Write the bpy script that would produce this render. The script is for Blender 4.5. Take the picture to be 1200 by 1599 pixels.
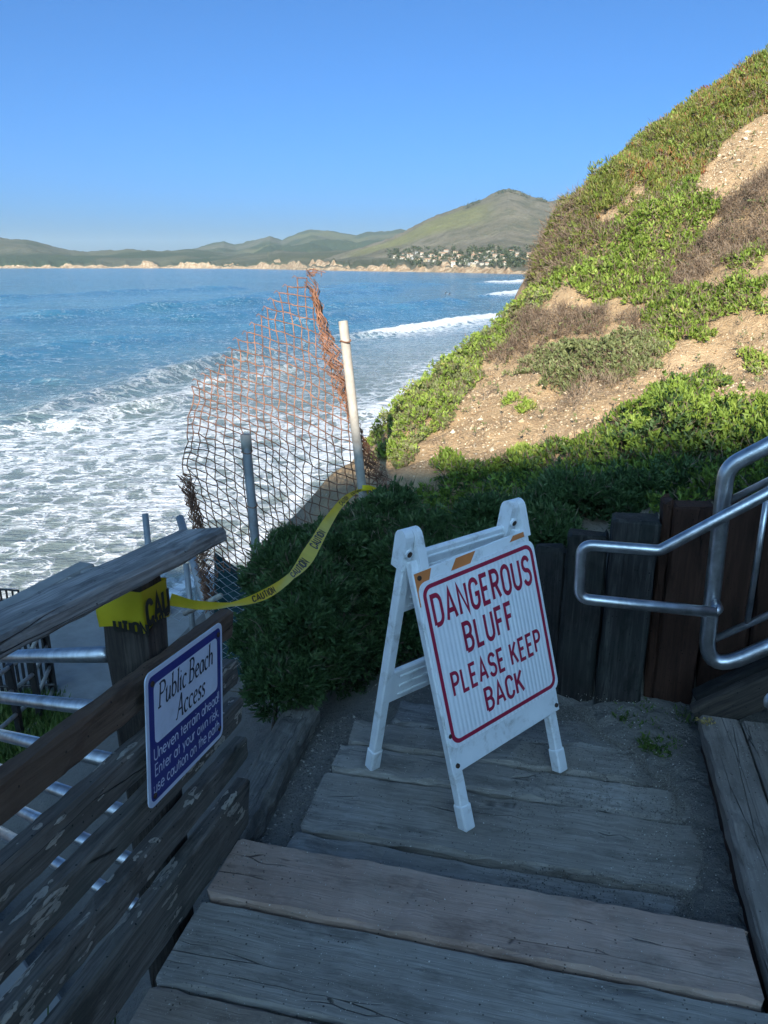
import bpy, bmesh, math, random
import numpy as np
from mathutils import Vector, Matrix
from mathutils.bvhtree import BVHTree

for o in list(bpy.data.objects):
    bpy.data.objects.remove(o)
scene = bpy.context.scene
COL = scene.collection
R = math.radians

# ------------------------------------------------------------------ camera
CAMH = 1.8
PITCH = 17.8
cam_d = bpy.data.cameras.new('camera')
cam = bpy.data.objects.new('camera', cam_d); COL.objects.link(cam)
cam.location = (0, 0, CAMH)
cam.rotation_euler = (R(90 - PITCH), 0, 0)
cam_d.sensor_fit = 'VERTICAL'; cam_d.sensor_height = 24.0
cam_d.lens = 24.0 * 1201 / 1599
cam_d.clip_start = 0.05; cam_d.clip_end = 60000
scene.camera = cam

# ------------------------------------------------------------------ sky and sun
SUN_EL, SUN_AZ = 25.0, 8.5        # light travels towards a little right of +Y
world = bpy.data.worlds.new('World'); scene.world = world; world.use_nodes = True
wn = world.node_tree.nodes; wl = world.node_tree.links
bg = wn['Background']
sky = wn.new('ShaderNodeTexSky'); sky.sky_type = 'NISHITA'; sky.sun_disc = False
sky.sun_elevation = R(SUN_EL); sky.sun_rotation = R(180 + SUN_AZ)
sky.air_density = 0.52; sky.dust_density = 10.0; sky.ozone_density = 10.0; sky.altitude = 1350
wb = wn.new('ShaderNodeMix'); wb.data_type = 'RGBA'; wb.blend_type = 'MULTIPLY'; wb.inputs[0].default_value = 1.0
wb.inputs[7].default_value = (0.74, 1.06, 1.0, 1)      # cool white balance over the whole dome
wl.new(sky.outputs[0], wb.inputs[6]); wl.new(wb.outputs[2], bg.inputs[0]); bg.inputs[1].default_value = 0.125
sun_d = bpy.data.lights.new('sun', 'SUN'); sun_d.energy = 5.0; sun_d.angle = R(0.5)
sun_d.color = (1.0, 0.90, 0.74)
sun = bpy.data.objects.new('sun', sun_d); COL.objects.link(sun)
LDIR = Vector((math.sin(R(SUN_AZ)) * math.cos(R(SUN_EL)), math.cos(R(SUN_AZ)) * math.cos(R(SUN_EL)), -math.sin(R(SUN_EL))))
sun.rotation_euler = LDIR.to_track_quat('-Z', 'Y').to_euler()
sun.location = (-5, -20, 20)
vs = scene.view_settings
vs.view_transform = 'Standard'; vs.look = 'None'; vs.gamma = 1; vs.use_curve_mapping = False
vs.exposure = 1.04
cy = scene.cycles
cy.max_bounces = 4; cy.diffuse_bounces = 2; cy.glossy_bounces = 2; cy.transmission_bounces = 2; cy.volume_bounces = 0; cy.transparent_max_bounces = 4
cy.caustics_reflective = False; cy.caustics_refractive = False; cy.use_adaptive_sampling = True; cy.adaptive_threshold = 0.02

rng = np.random.default_rng(7)
random.seed(7)

# ------------------------------------------------------------------ geometry helpers
cp_, sp_ = math.cos(R(PITCH)), math.sin(R(PITCH))
AZ = R(13.5)
D1 = np.array([math.sin(AZ), math.cos(AZ), 0.0])     # down the walkway
D2 = np.array([math.cos(AZ), -math.sin(AZ), 0.0])    # to its right
UP = np.array([0, 0, 1.0])
def ray(px, py):
    u = (px - 600) / 1201; v = (py - 799.5) / 1201
    return np.array([u, cp_ - v * sp_, -(sp_ + v * cp_)])
def PY(px, py, Y):
    d = ray(px, py); q = d * (Y / d[1]); q[2] += CAMH; return q
def PZ(px, py, z):
    d = ray(px, py); q = d * ((z - CAMH) / d[2]); q[2] += CAMH; return q
def PA(px, py, a):
    d = ray(px, py); q = d * (a / (d @ D1)); q[2] += CAMH; return q
def PB(px, py, b):
    d = ray(px, py); q = d * (b / (d @ D2)); q[2] += CAMH; return q
def S(a, b, z):
    return D1 * a + D2 * b + UP * z
def nrm(v):
    v = np.asarray(v, float); return v / (np.linalg.norm(v) + 1e-12)

def hash2(ix, iy, seed):
    h = np.sin(ix * 127.1 + iy * 311.7 + seed * 74.7) * 43758.5453
    return h - np.floor(h)
def vnoise(x, y, seed=0):
    x = np.asarray(x, float); y = np.asarray(y, float)
    ix = np.floor(x); iy = np.floor(y); fx = x - ix; fy = y - iy
    fx = fx * fx * (3 - 2 * fx); fy = fy * fy * (3 - 2 * fy)
    a = hash2(ix, iy, seed); b = hash2(ix + 1, iy, seed); c = hash2(ix, iy + 1, seed); d = hash2(ix + 1, iy + 1, seed)
    return (a * (1 - fx) + b * fx) * (1 - fy) + (c * (1 - fx) + d * fx) * fy
def fbm(x, y, seed=0, oct=4):
    s = 0; amp = 0.5; tot = 0
    for k in range(oct):
        s = s + amp * vnoise(np.asarray(x) * 2 ** k, np.asarray(y) * 2 ** k, seed + k * 13); tot += amp; amp *= 0.5
    return s / tot
def sstep(a, b, x):
    t = np.clip((np.asarray(x, float) - a) / (b - a), 0, 1); return t * t * (3 - 2 * t)

def tag(o, label=None, cat=None, group=None, kind=None):
    if label: o['label'] = label
    if cat: o['category'] = cat
    if group: o['group'] = group
    if kind: o['kind'] = kind
    return o
def empty(name, loc, label=None, cat=None, group=None, kind=None):
    o = bpy.data.objects.new(name, None); COL.objects.link(o); o.location = tuple(loc)
    o.empty_display_size = 0.1
    return tag(o, label, cat, group, kind)
def rootof(parent):
    v = Vector((0, 0, 0))
    while parent is not None:
        v = v + parent.location; parent = parent.parent
    return v
def fast_mesh(name, V, F, smooth=False, attrs=None, mi=None):
    """V (n,3) float, F (m,k) int: one mesh, all faces with k corners"""
    V = np.asarray(V, np.float32); F = np.asarray(F, np.int32)
    me = bpy.data.meshes.new(name)
    me.vertices.add(len(V)); me.vertices.foreach_set('co', V.ravel())
    k = F.shape[1]
    me.loops.add(F.size); me.loops.foreach_set('vertex_index', F.ravel())
    me.polygons.add(len(F))
    me.polygons.foreach_set('loop_start', np.arange(0, F.size, k, dtype=np.int32))
    me.polygons.foreach_set('loop_total', np.full(len(F), k, np.int32))
    me.polygons.foreach_set('use_smooth', np.full(len(F), bool(smooth)))
    if mi is not None: me.polygons.foreach_set('material_index', np.asarray(mi, np.int32))
    me.update(calc_edges=True)
    for nm, arr in (attrs or {}).items():
        at = me.attributes.new(nm, 'FLOAT', 'POINT'); at.data.foreach_set('value', np.asarray(arr, np.float32))
    return me
def link(name, me, mats, parent=None, mat4=None):
    o = bpy.data.objects.new(name, me); COL.objects.link(o)
    for m in (mats if isinstance(mats, (list, tuple)) else [mats]): me.materials.append(m)
    off = rootof(parent)
    M = mat4 if mat4 is not None else Matrix.Identity(4)
    if parent is not None:
        o.parent = parent
        M = Matrix.Translation(-off) @ M
    o.matrix_local = M
    return o
class MB:
    """collects polygons in world coordinates"""
    def __init__(s): s.v = []; s.f = []; s.mi = []; s.cur = 0
    def add(s, V, F):
        n = len(s.v); s.v += [tuple(map(float, p)) for p in V]
        s.f += [tuple(n + i for i in f) for f in F]; s.mi += [s.cur] * len(F)
    def box(s, c, ax, ay, az, bev=0.0):
        c = np.asarray(c, float); ax, ay, az = (np.asarray(q, float) for q in (ax, ay, az))
        if bev <= 0:
            V = [c + x * ax + y * ay + z * az for x in (-1, 1) for y in (-1, 1) for z in (-1, 1)]
            F = [(0, 1, 3, 2), (4, 6, 7, 5), (0, 4, 5, 1), (2, 3, 7, 6), (0, 2, 6, 4), (1, 5, 7, 3)]
            s.add(V, F); return
        V = []; idx = {}
        L = [np.linalg.norm(q) for q in (ax, ay, az)]
        k = [1 - bev / l for l in L]
        for x in (-1, 1):
            for y in (-1, 1):
                for z in (-1, 1):
                    for m in range(3):
                        co = [x * k[0], y * k[1], z * k[2]]; co[m] = (x, y, z)[m]
                        idx[(x, y, z, m)] = len(V); V.append(c + co[0] * ax + co[1] * ay + co[2] * az)
        F = []
        def face(lst): F.append(tuple(idx[q] for q in lst))
        for sg in (-1, 1):
            o = ((1, 1), (-1, 1), (-1, -1), (1, -1)); o = o if sg > 0 else o[::-1]
            face([(sg, y, z, 0) for y, z in o]); face([(x, sg, z, 1) for z, x in o]); face([(x, y, sg, 2) for x, y in o])
        for y in (-1, 1):
            for z in (-1, 1):
                q = [(-1, y, z, 1), (1, y, z, 1), (1, y, z, 2), (-1, y, z, 2)]; face(q if y * z < 0 else q[::-1])
        for x in (-1, 1):
            for z in (-1, 1):
                q = [(x, -1, z, 0), (x, 1, z, 0), (x, 1, z, 2), (x, -1, z, 2)]; face(q if x * z > 0 else q[::-1])
        for x in (-1, 1):
            for y in (-1, 1):
                q = [(x, y, -1, 0), (x, y, 1, 0), (x, y, 1, 1), (x, y, -1, 1)]; face(q if x * y < 0 else q[::-1])
        for x in (-1, 1):
            for y in (-1, 1):
                for z in (-1, 1):
                    q = [(x, y, z, 0), (x, y, z, 1), (x, y, z, 2)]; face(q if x * y * z > 0 else q[::-1])
        s.add(V, F)
    def tube(s, pts, r, n=10, cap=True):
        P = np.asarray(pts, float); m = len(P)
        rr = np.full(m, r) if np.isscalar(r) else np.asarray(r, float)
        T = np.gradient(P, axis=0); T /= np.linalg.norm(T, axis=1)[:, None] + 1e-12
        a = np.array([0, 0, 1.0]) if abs(T[0][2]) < 0.9 else np.array([1.0, 0, 0])
        u = nrm(np.cross(T[0], a)); V = []
        an = np.arange(n) * 2 * math.pi / n
        for i in range(m):
            u = nrm(u - T[i] * (u @ T[i])); w = np.cross(T[i], u)
            V.append(P[i] + rr[i] * (np.cos(an)[:, None] * u + np.sin(an)[:, None] * w))
        V = np.vstack(V); F = []
        for i in range(m - 1):
            for j in range(n):
                F.append((i * n + j, i * n + (j + 1) % n, (i + 1) * n + (j + 1) % n, (i + 1) * n + j))
        if cap:
            F.append(tuple(range(n - 1, -1, -1))); F.append(tuple((m - 1) * n + j for j in range(n)))
        s.add(V, F)
    def prism(s, poly, n, t):
        """planar polygon (list of points) thickened by t along -n"""
        P = [np.asarray(p, float) for p in poly]; k = len(P); n = np.asarray(n, float)
        V = P + [p - n * t for p in P]
        F = [tuple(range(k)), tuple(range(2 * k - 1, k - 1, -1))] + [(i, i + k, (i + 1) % k + k, (i + 1) % k) for i in range(k)]
        s.add(V, F)
    def build(s, name, mats, parent=None, smooth=False, origin=None):
        me = bpy.data.meshes.new(name)
        V = np.asarray(s.v, float)
        M = None
        if origin is not None:
            V = V - np.asarray(origin, float); M = Matrix.Translation(Vector(tuple(origin)))
        me.from_pydata(V.tolist(), [], s.f); me.update()
        o = link(name, me, mats, parent, M)
        me.polygons.foreach_set('material_index', s.mi)
        if smooth: me.shade_smooth() if hasattr(me, 'shade_smooth') else None
        me.validate()
        if smooth and smooth is not True:
            pass
        return o
def smooth_path(pts, k=8):
    """Catmull-Rom through points"""
    P = np.asarray(pts, float); P = np.vstack([2 * P[0] - P[1], P, 2 * P[-1] - P[-2]]); out = []
    for i in range(1, len(P) - 2):
        for t in np.linspace(0, 1, k, endpoint=False):
            a, b, c, d = P[i - 1], P[i], P[i + 1], P[i + 2]
            out.append(0.5 * (2 * b + (c - a) * t + (2 * a - 5 * b + 4 * c - d) * t ** 2 + (3 * b - a - 3 * c + d) * t ** 3))
    out.append(P[-2]); return np.array(out)
def round_path(pts, rad, k=7):
    """polyline with filleted corners"""
    P = [np.asarray(p, float) for p in pts]; out = [P[0]]
    for i in range(1, len(P) - 1):
        a = nrm(P[i - 1] - P[i]); b = nrm(P[i + 1] - P[i])
        th = math.acos(max(-1, min(1, float(a @ b)))); d = min(rad / math.tan(th / 2), 0.48 * np.linalg.norm(P[i - 1] - P[i]), 0.48 * np.linalg.norm(P[i + 1] - P[i]))
        p0 = P[i] + a * d; p1 = P[i] + b * d
        for t in np.linspace(0, 1, k): out.append((1 - t) ** 2 * p0 + 2 * t * (1 - t) * P[i] + t * t * p1)
    out.append(P[-1]); return np.array(out)

def board(name, p0, p1, wdir, width, thick, mat, parent, jit=0.003, bev=0.006, n=14, seed=None, ragged=0.0, wobble=0.0):
    """a weathered board: loft of a chamfered section along p0-p1; local X runs along it"""
    rs = np.random.default_rng(seed if seed is not None else abs(hash(name)) % 1000)
    p0 = np.asarray(p0, float); p1 = np.asarray(p1, float); L = np.linalg.norm(p1 - p0)
    ex = (p1 - p0) / L; ew = np.asarray(wdir, float); ew = nrm(ew - ex * (ew @ ex)); ez = np.cross(ex, ew)
    h, t = width / 2, thick / 2; b = min(bev, h * .4, t * .6)
    sec = np.array([(-h + b, -t), (h - b, -t), (h, -t + b), (h, t - b), (h - b, t), (-h + b, t), (-h, t - b), (-h, -t + b)])
    xs = np.linspace(-L / 2, L / 2, n); xs[0] += 0; V = []
    xs = np.concatenate([[xs[0]], [xs[0] + b], xs[1:-1], [xs[-1] - b], [xs[-1]]])
    wob = rs.normal(0, 1, 4)
    for i, x in enumerate(xs):
        sc = 1 if 0 < i < len(xs) - 1 else (1 - b / max(h, t) * .8)
        q = sec * sc + rs.normal(0, jit, sec.shape) * (0.6 if sc == 1 else 0.4)
        wy = wobble * (wob[0] * math.sin(2.1 * x / L * 3 + wob[1]) + 0.5 * wob[2] * math.sin(5.3 * x / L * 3 + wob[3]))
        ends = rs.normal(0, ragged, len(sec)) if i in (0, len(xs) - 1) else np.zeros(len(sec))
        V += [(x + e, y + wy, z) for (y, z), e in zip(q, ends)]
    m = len(xs); k = 8; F = []
    for i in range(m - 1):
        for j in range(k): F.append((i * k + j, i * k + (j + 1) % k, (i + 1) * k + (j + 1) % k, (i + 1) * k + j))
    F = [f[::-1] for f in F]
    F.append(tuple(range(k))); F.append(tuple((m - 1) * k + j for j in range(k - 1, -1, -1)))
    me = bpy.data.meshes.new(name); me.from_pydata(V, [], F); me.update()
    c = (p0 + p1) / 2
    M = Matrix(((ex[0], ew[0], ez[0], c[0]), (ex[1], ew[1], ez[1], c[1]), (ex[2], ew[2], ez[2], c[2]), (0, 0, 0, 1)))
    return link(name, me, mat, parent, M)

# ------------------------------------------------------------------ materials
class NT:
    def __init__(s, name):
        s.m = bpy.data.materials.new(name); s.m.use_nodes = True
        s.t = s.m.node_tree; s.n = s.t.nodes; s.l = s.t.links
        s.bsdf = s.n['Principled BSDF']; s.out = s.n['Material Output']
    def new(s, kind, **kw):
        nd = s.n.new(kind)
        for k, v in kw.items(): setattr(nd, k, v)
        return nd
    def put(s, nd, i, v):
        if isinstance(v, bpy.types.NodeSocket): s.l.new(v, nd.inputs[i])
        elif v is not None: nd.inputs[i].default_value = v
    def math(s, op, a, b=None, c=None, clamp=False):
        nd = s.new('ShaderNodeMath', operation=op); nd.use_clamp = clamp
        s.put(nd, 0, a); s.put(nd, 1, b)
        if c is not None: s.put(nd, 2, c)
        return nd.outputs[0]
    def coord(s, which='Object', scale=(1, 1, 1), rand=False, loc=(0, 0, 0), rot=(0, 0, 0)):
        tc = s.new('ShaderNodeTexCoord'); v = tc.outputs[which]
        if rand:
            oi = s.new('ShaderNodeObjectInfo'); vm = s.new('ShaderNodeVectorMath', operation='MULTIPLY_ADD')
            s.put(vm, 0, oi.outputs['Random']); vm.inputs[1].default_value = (37, 53, 71); s.put(vm, 2, v); v = vm.outputs[0]
        mp = s.new('ShaderNodeMapping'); s.put(mp, 0, v); mp.inputs[1].default_value = loc; mp.inputs[2].default_value = rot; mp.inputs[3].default_value = scale
        return mp.outputs[0]
    def noise(s, vec, scale=1, detail=4, rough=0.55, dist=0, out=0):
        nd = s.new('ShaderNodeTexNoise'); s.put(nd, 'Vector', vec)
        nd.inputs['Scale'].default_value = scale; nd.inputs['Detail'].default_value = detail
        nd.inputs['Roughness'].default_value = rough; nd.inputs['Distortion'].default_value = dist
        return nd.outputs[out]
    def vor(s, vec, scale=1, feature='F1', out='Distance', rand=1.0):
        nd = s.new('ShaderNodeTexVoronoi', feature=feature); s.put(nd, 'Vector', vec)
        nd.inputs['Scale'].default_value = scale; nd.inputs['Randomness'].default_value = rand
        return nd.outputs[out]
    def ramp(s, fac, stops, interp='LINEAR'):
        nd = s.new('ShaderNodeValToRGB'); s.put(nd, 0, fac); e = nd.color_ramp; e.interpolation = interp
        while len(e.elements) < len(stops): e.elements.new(0.5)
        for el, (p, c) in zip(e.elements, stops):
            el.position = p; el.color = (*c, 1) if len(c) == 3 else c
        return nd.outputs[0]
    def mix(s, fac, a, b, blend='MIX'):
        nd = s.new('ShaderNodeMix', data_type='RGBA', blend_type=blend)
        s.put(nd, 0, fac)
        for i, v in ((6, a), (7, b)):
            if isinstance(v, tuple): v = (*v, 1) if len(v) == 3 else v
            s.put(nd, i, v)
        return nd.outputs[2]
    def rng(s, v, a, b, c=0.0, d=1.0, smooth=True):
        nd = s.new('ShaderNodeMapRange'); nd.interpolation_type = 'SMOOTHSTEP' if smooth else 'LINEAR'
        s.put(nd, 0, v)
        for i, q in zip((1, 2, 3, 4), (a, b, c, d)): s.put(nd, i, q)
        return nd.outputs[0]
    def attr(s, name):
        nd = s.new('ShaderNodeAttribute', attribute_name=name); return nd.outputs['Fac']
    def bump(s, h, strength=0.3, dist=0.01):
        nd = s.new('ShaderNodeBump'); nd.inputs['Strength'].default_value = strength; nd.inputs['Distance'].default_value = dist
        s.put(nd, 'Height', h); s.l.new(nd.outputs[0], s.bsdf.inputs['Normal']); return nd.outputs[0]
    def set(s, color=None, rough=None, metal=None, spec=None):
        if color is not None: s.put(s.bsdf, 'Base Color', (*color, 1) if isinstance(color, tuple) and len(color) == 3 else color)
        if rough is not None: s.put(s.bsdf, 'Roughness', rough)
        if metal is not None: s.put(s.bsdf, 'Metallic', metal)
        if spec is not None: s.put(s.bsdf, 'Specular IOR Level', spec)
        return s.m

def wood(name, dark, mid, light, flakes=0.0, flake_col=(0.3, 0.27, 0.22), sand=0.0, green=0.0, grain=1.0):
    t = NT(name)
    c = t.coord('Object', (1.3, 16, 16), rand=True)
    g1 = t.noise(c, 2.2, 6, 0.62, 0.7)
    c2 = t.coord('Object', (2.0, 75, 75), rand=True)
    g2 = t.noise(c2, 2.0, 4, 0.6, 0.3)
    col = t.ramp(g1, [(0.28, dark), (0.5, mid), (0.75, light)])
    col = t.mix(t.rng(g2, 0.36, 0.60, 0.55 * grain, 0.0), col, tuple(q * 0.5 for q in dark))
    c3 = t.coord('Object', (1, 1, 1), rand=True)
    big = t.noise(c3, 5.0, 4, 0.6)
    col = t.mix(t.rng(big, 0.38, 0.68, 0.0, 0.55), col, tuple(q * 0.6 for q in mid))
    # cracks running with the grain
    ck = t.coord('Object', (0.9, 13, 13), rand=True, loc=(3, 1, 7))
    crk = t.vor(ck, 1.6, 'DISTANCE_TO_EDGE'); crk2 = t.noise(ck, 1.2, 2)
    crack = t.math('MULTIPLY', t.rng(crk, 0.0, 0.022, 1.0, 0.0), t.rng(crk2, 0.56, 0.66))
    col = t.mix(t.math('MULTIPLY', crack, 0.85), col, tuple(q * 0.16 for q in dark))
    # knots
    kv = t.coord('Object', (2.4, 5.0, 5.0), rand=True, loc=(9, 2, 4))
    kd = t.vor(kv, 1.0); kn = t.rng(kd, 0.035, 0.085, 1.0, 0.0)
    col = t.mix(t.math('MULTIPLY', kn, 0.8), col, tuple(q * 0.3 for q in dark))
    st = t.noise(t.coord('Object', (3.0, 9, 9), rand=True, loc=(1, 8, 2)), 1.5, 5, 0.7)
    col = t.mix(t.rng(st, 0.48, 0.68, 0.0, 0.75), col, tuple(q * 0.5 for q in dark))
    spk_ = t.vor(c3, 60); col = t.mix(t.math('MULTIPLY', t.math('LESS_THAN', spk_, 0.16), t.rng(t.noise(c3, 25, 1), 0.55, 0.6)), col, tuple(q * 0.25 for q in dark))
    h = t.math('SUBTRACT', t.math('MULTIPLY', g2, 0.6), t.math('MULTIPLY', crack, 1.5))
    if flakes > 0:
        cf = t.coord('Object', (6, 44, 44), rand=True, rot=(0, 0, R(5)))
        wv = t.noise(c3, 14, 3); vv = t.new('ShaderNodeVectorMath', operation='MULTIPLY_ADD')
        t.put(vv, 0, wv); vv.inputs[1].default_value = (0.9, 0.9, 0.9); t.put(vv, 2, cf)
        fd = t.vor(vv.outputs[0], 1.0)
        reg = t.noise(c3, 3.2, 3, 0.6)
        thr = t.math('MULTIPLY', t.rng(reg, 0.43, 0.62, 0.0, 0.56), t.rng(t.noise(c3, 26, 2), 0.3, 0.6, 0.3, 1.0))
        fl = t.math('MULTIPLY', t.math('LESS_THAN', fd, t.math('MULTIPLY', thr, flakes)), t.rng(t.noise(t.coord('Object', (30, 160, 160), rand=True), 1.0, 3, 0.7), 0.36, 0.5))
        fcol = t.mix(t.noise(c3, 40, 3), flake_col, tuple(q * 1.5 for q in flake_col))
        col = t.mix(fl, col, fcol); h = t.math('ADD', h, t.math('MULTIPLY', fl, 0.5))
    if green > 0:
        col = t.mix(t.rng(t.noise(c3, 2.5, 3, 0.6), 0.45, 0.7, 0, green), col, (0.045, 0.075, 0.06))
    if sand > 0:
        wc = t.coord('Object', (1, 1, 1), rand=True, loc=(5, 5, 5))
        sn = t.noise(wc, 4.0, 5, 0.7); fine = t.noise(wc, 260, 2)
        m = t.math('MULTIPLY', t.rng(sn, 0.42, 0.72, 0.0, sand), t.rng(fine, 0.35, 0.65, 0.35, 1.0))
        col = t.mix(m, col, (0.30, 0.27, 0.235))
        spk = t.vor(wc, 170, 'F1'); rnd = t.noise(wc, 90, 1)
        spm = t.math('MULTIPLY', t.math('LESS_THAN', spk, 0.2), t.math('GREATER_THAN', rnd, 0.62))
        col = t.mix(t.math('MULTIPLY', spm, sand), col, (0.62, 0.6, 0.55))
    oi = t.new('ShaderNodeObjectInfo'); col = t.mix(1.0, col, t.ramp(oi.outputs['Random'], [(0, (0.80, 0.80, 0.82)), (0.35, (1.05, 1.0, 0.95)), (0.7, (0.92, 0.87, 0.82)), (1, (1.12, 1.09, 1.06))]), 'MULTIPLY')
    t.bump(h, 0.8, 0.005)
    return t.set(col, 0.82, 0, 0.25)

def plain(name, col, rough=0.6, metal=0.0, spec=0.4, var=0.12, scale=8, bump=0.1, dirt=None, dirt_amt=0.5, dirt_scale=5):
    t = NT(name); c = t.coord('Object', (1, 1, 1))
    n = t.noise(c, scale, 5, 0.6)
    cc = t.mix(t.rng(n, 0.3, 0.7), tuple(q * (1 - var) for q in col), tuple(min(1, q * (1 + var)) for q in col))
    if dirt:
        d = t.noise(c, dirt_scale, 6, 0.72, 0.4)
        cc = t.mix(t.rng(d, 0.5, 0.75, 0, dirt_amt), cc, dirt)
    if bump: t.bump(t.noise(c, scale * 9, 3), bump, 0.004)
    return t.set(cc, rough, metal, spec)

M = {}
M['cap_wood'] = wood('weathered_cap_wood', (0.17, 0.165, 0.16), (0.32, 0.315, 0.305), (0.46, 0.45, 0.44), flakes=0.0)
M['rail_wood'] = wood('peeling_rail_wood', (0.11, 0.095, 0.08), (0.185, 0.165, 0.145), (0.28, 0.255, 0.23), flakes=0.95, flake_col=(0.34, 0.31, 0.265), green=0.3, grain=1.0)
M['brown_wood'] = wood('brown_rail_wood', (0.11, 0.07, 0.048), (0.16, 0.108, 0.076), (0.21, 0.15, 0.11), flakes=0.0, grain=0.5)
M['post_wood'] = wood('dark_post_wood', (0.035, 0.03, 0.028), (0.075, 0.064, 0.056), (0.15, 0.13, 0.11))
M['deck_wood'] = wood('grey_deck_wood', (0.27, 0.25, 0.225), (0.37, 0.345, 0.315), (0.44, 0.415, 0.385), sand=0.75, grain=0.85)
M['deck_brown'] = wood('brown_deck_wood', (0.28, 0.23, 0.19), (0.37, 0.31, 0.265), (0.43, 0.365, 0.315), sand=0.6, grain=0.55)
M['step_red'] = wood('reddish_step_wood', (0.36, 0.255, 0.21), (0.45, 0.33, 0.275), (0.50, 0.38, 0.325), sand=0.65, grain=0.35)
M['timber_black'] = wood('tarred_timber', (0.016, 0.015, 0.015), (0.032, 0.03, 0.029), (0.09, 0.085, 0.08), grain=0.8, green=0.15)
M['timber_red'] = wood('red_brown_timber', (0.034, 0.016, 0.010), (0.058, 0.027, 0.017), (0.085, 0.042, 0.028), grain=0.6)
M['tread_wood'] = wood('tread_wood', (0.24, 0.20, 0.165), (0.32, 0.275, 0.235), (0.38, 0.335, 0.29), sand=0.55, grain=0.5)
M['log_wood'] = wood('log_wood', (0.14, 0.13, 0.115), (0.23, 0.215, 0.19), (0.32, 0.30, 0.265), sand=0.3)
M['white_plastic'] = plain('white_plastic', (0.80, 0.82, 0.84), 0.42, var=0.04, bump=0.05, dirt=(0.36, 0.34, 0.31), dirt_amt=0.75, dirt_scale=11)
M['rust_bolt'] = plain('rusty_bolt', (0.06, 0.035, 0.025), 0.8, var=0.3, scale=60)
M['orange'] = plain('orange_sheeting', (0.62, 0.20, 0.06), 0.4, var=0.1, dirt=(0.4, 0.25, 0.15), dirt_amt=0.4)
M['sign_red'] = plain('sign_red', (0.36, 0.018, 0.055), 0.4, var=0.08)
M['navy'] = plain('sign_navy', (0.025, 0.028, 0.20), 0.35, var=0.06)
M['sign_pale'] = plain('sign_pale_blue', (0.64, 0.68, 0.80), 0.35, var=0.04, dirt=(0.4, 0.42, 0.46), dirt_amt=0.3, dirt_scale=9)
M['ink'] = plain('black_ink', (0.02, 0.02, 0.04), 0.5, var=0.1)
M['tape_ink'] = plain('tape_ink', (0.02, 0.018, 0.012), 0.5, var=0.1)
M['steel'] = plain('brushed_steel', (0.52, 0.52, 0.53), 0.36, 1.0, 0.5, var=0.2, scale=22, bump=0.06, dirt=(0.28, 0.25, 0.22), dirt_amt=0.6, dirt_scale=9)
M['galv_pipe'] = plain('weathered_galvanised_pipe', (0.36, 0.33, 0.285), 0.8, 0.0, 0.4, var=0.15, scale=18, dirt=(0.30, 0.24, 0.18), dirt_amt=0.6, dirt_scale=12)
M['grey_pipe'] = plain('grey_painted_pipe', (0.30, 0.31, 0.32), 0.5, 0.3, 0.4, var=0.15, dirt=(0.2, 0.12, 0.08), dirt_amt=0.5, dirt_scale=14)
M['rust'] = plain('rusty_wire', (0.23, 0.115, 0.072), 0.85, 0.0, 0.2, var=0.5, scale=22, bump=0, dirt=(0.12, 0.07, 0.05), dirt_amt=0.9, dirt_scale=5)
M['galv_wire'] = plain('galvanised_wire', (0.42, 0.44, 0.45), 0.5, 0.5, 0.4, var=0.2, bump=0, dirt=(0.22, 0.12, 0.07), dirt_amt=0.55, dirt_scale=4)
M['concrete'] = plain('concrete', (0.30, 0.285, 0.265), 0.9, 0, 0.2, var=0.14, scale=2.5, bump=0.3, dirt=(0.17, 0.16, 0.145), dirt_amt=0.5, dirt_scale=1.2)
M['black_metal'] = plain('dark_painted_metal', (0.03, 0.028, 0.028), 0.5, 0.2, 0.4, dirt=(0.12, 0.06, 0.035), dirt_amt=0.5)
M['teal_cloth'] = plain('teal_windscreen', (0.018, 0.055, 0.06), 0.9, var=0.35, scale=12)
t = NT('caution_tape')
n_ = t.noise(t.coord('Object'), 9, 4)
t.set(t.mix(t.rng(n_, 0.3, 0.7), (0.60, 0.47, 0.015), (0.74, 0.58, 0.03)), 0.38, 0, 0.5)
tr = t.new('ShaderNodeBsdfTranslucent'); tr.inputs[0].default_value = (0.75, 0.58, 0.03, 1)
ms = t.new('ShaderNodeMixShader'); ms.inputs[0].default_value = 0.25
t.l.new(t.bsdf.outputs[0], ms.inputs[1]); t.l.new(tr.outputs[0], ms.inputs[2]); t.l.new(ms.outputs[0], t.out.inputs[0])
M['tape'] = t.m
t = NT('white_sign_sheeting')   # ribbed reflective sheeting
c = t.coord('UV') ; c = t.coord('Object')
n_ = t.noise(c, 6, 4)
col = t.mix(t.rng(n_, 0.3, 0.7), (0.80, 0.82, 0.85), (0.87, 0.88, 0.90))
wv = t.new('ShaderNodeTexWave', wave_type='BANDS', bands_direction='X'); t.put(wv, 0, c); wv.inputs['Scale'].default_value = 17
t.bump(wv.outputs[1], 0.26, 0.005)
M['sheeting'] = t.set(col, 0.34, 0, 0.5)

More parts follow.
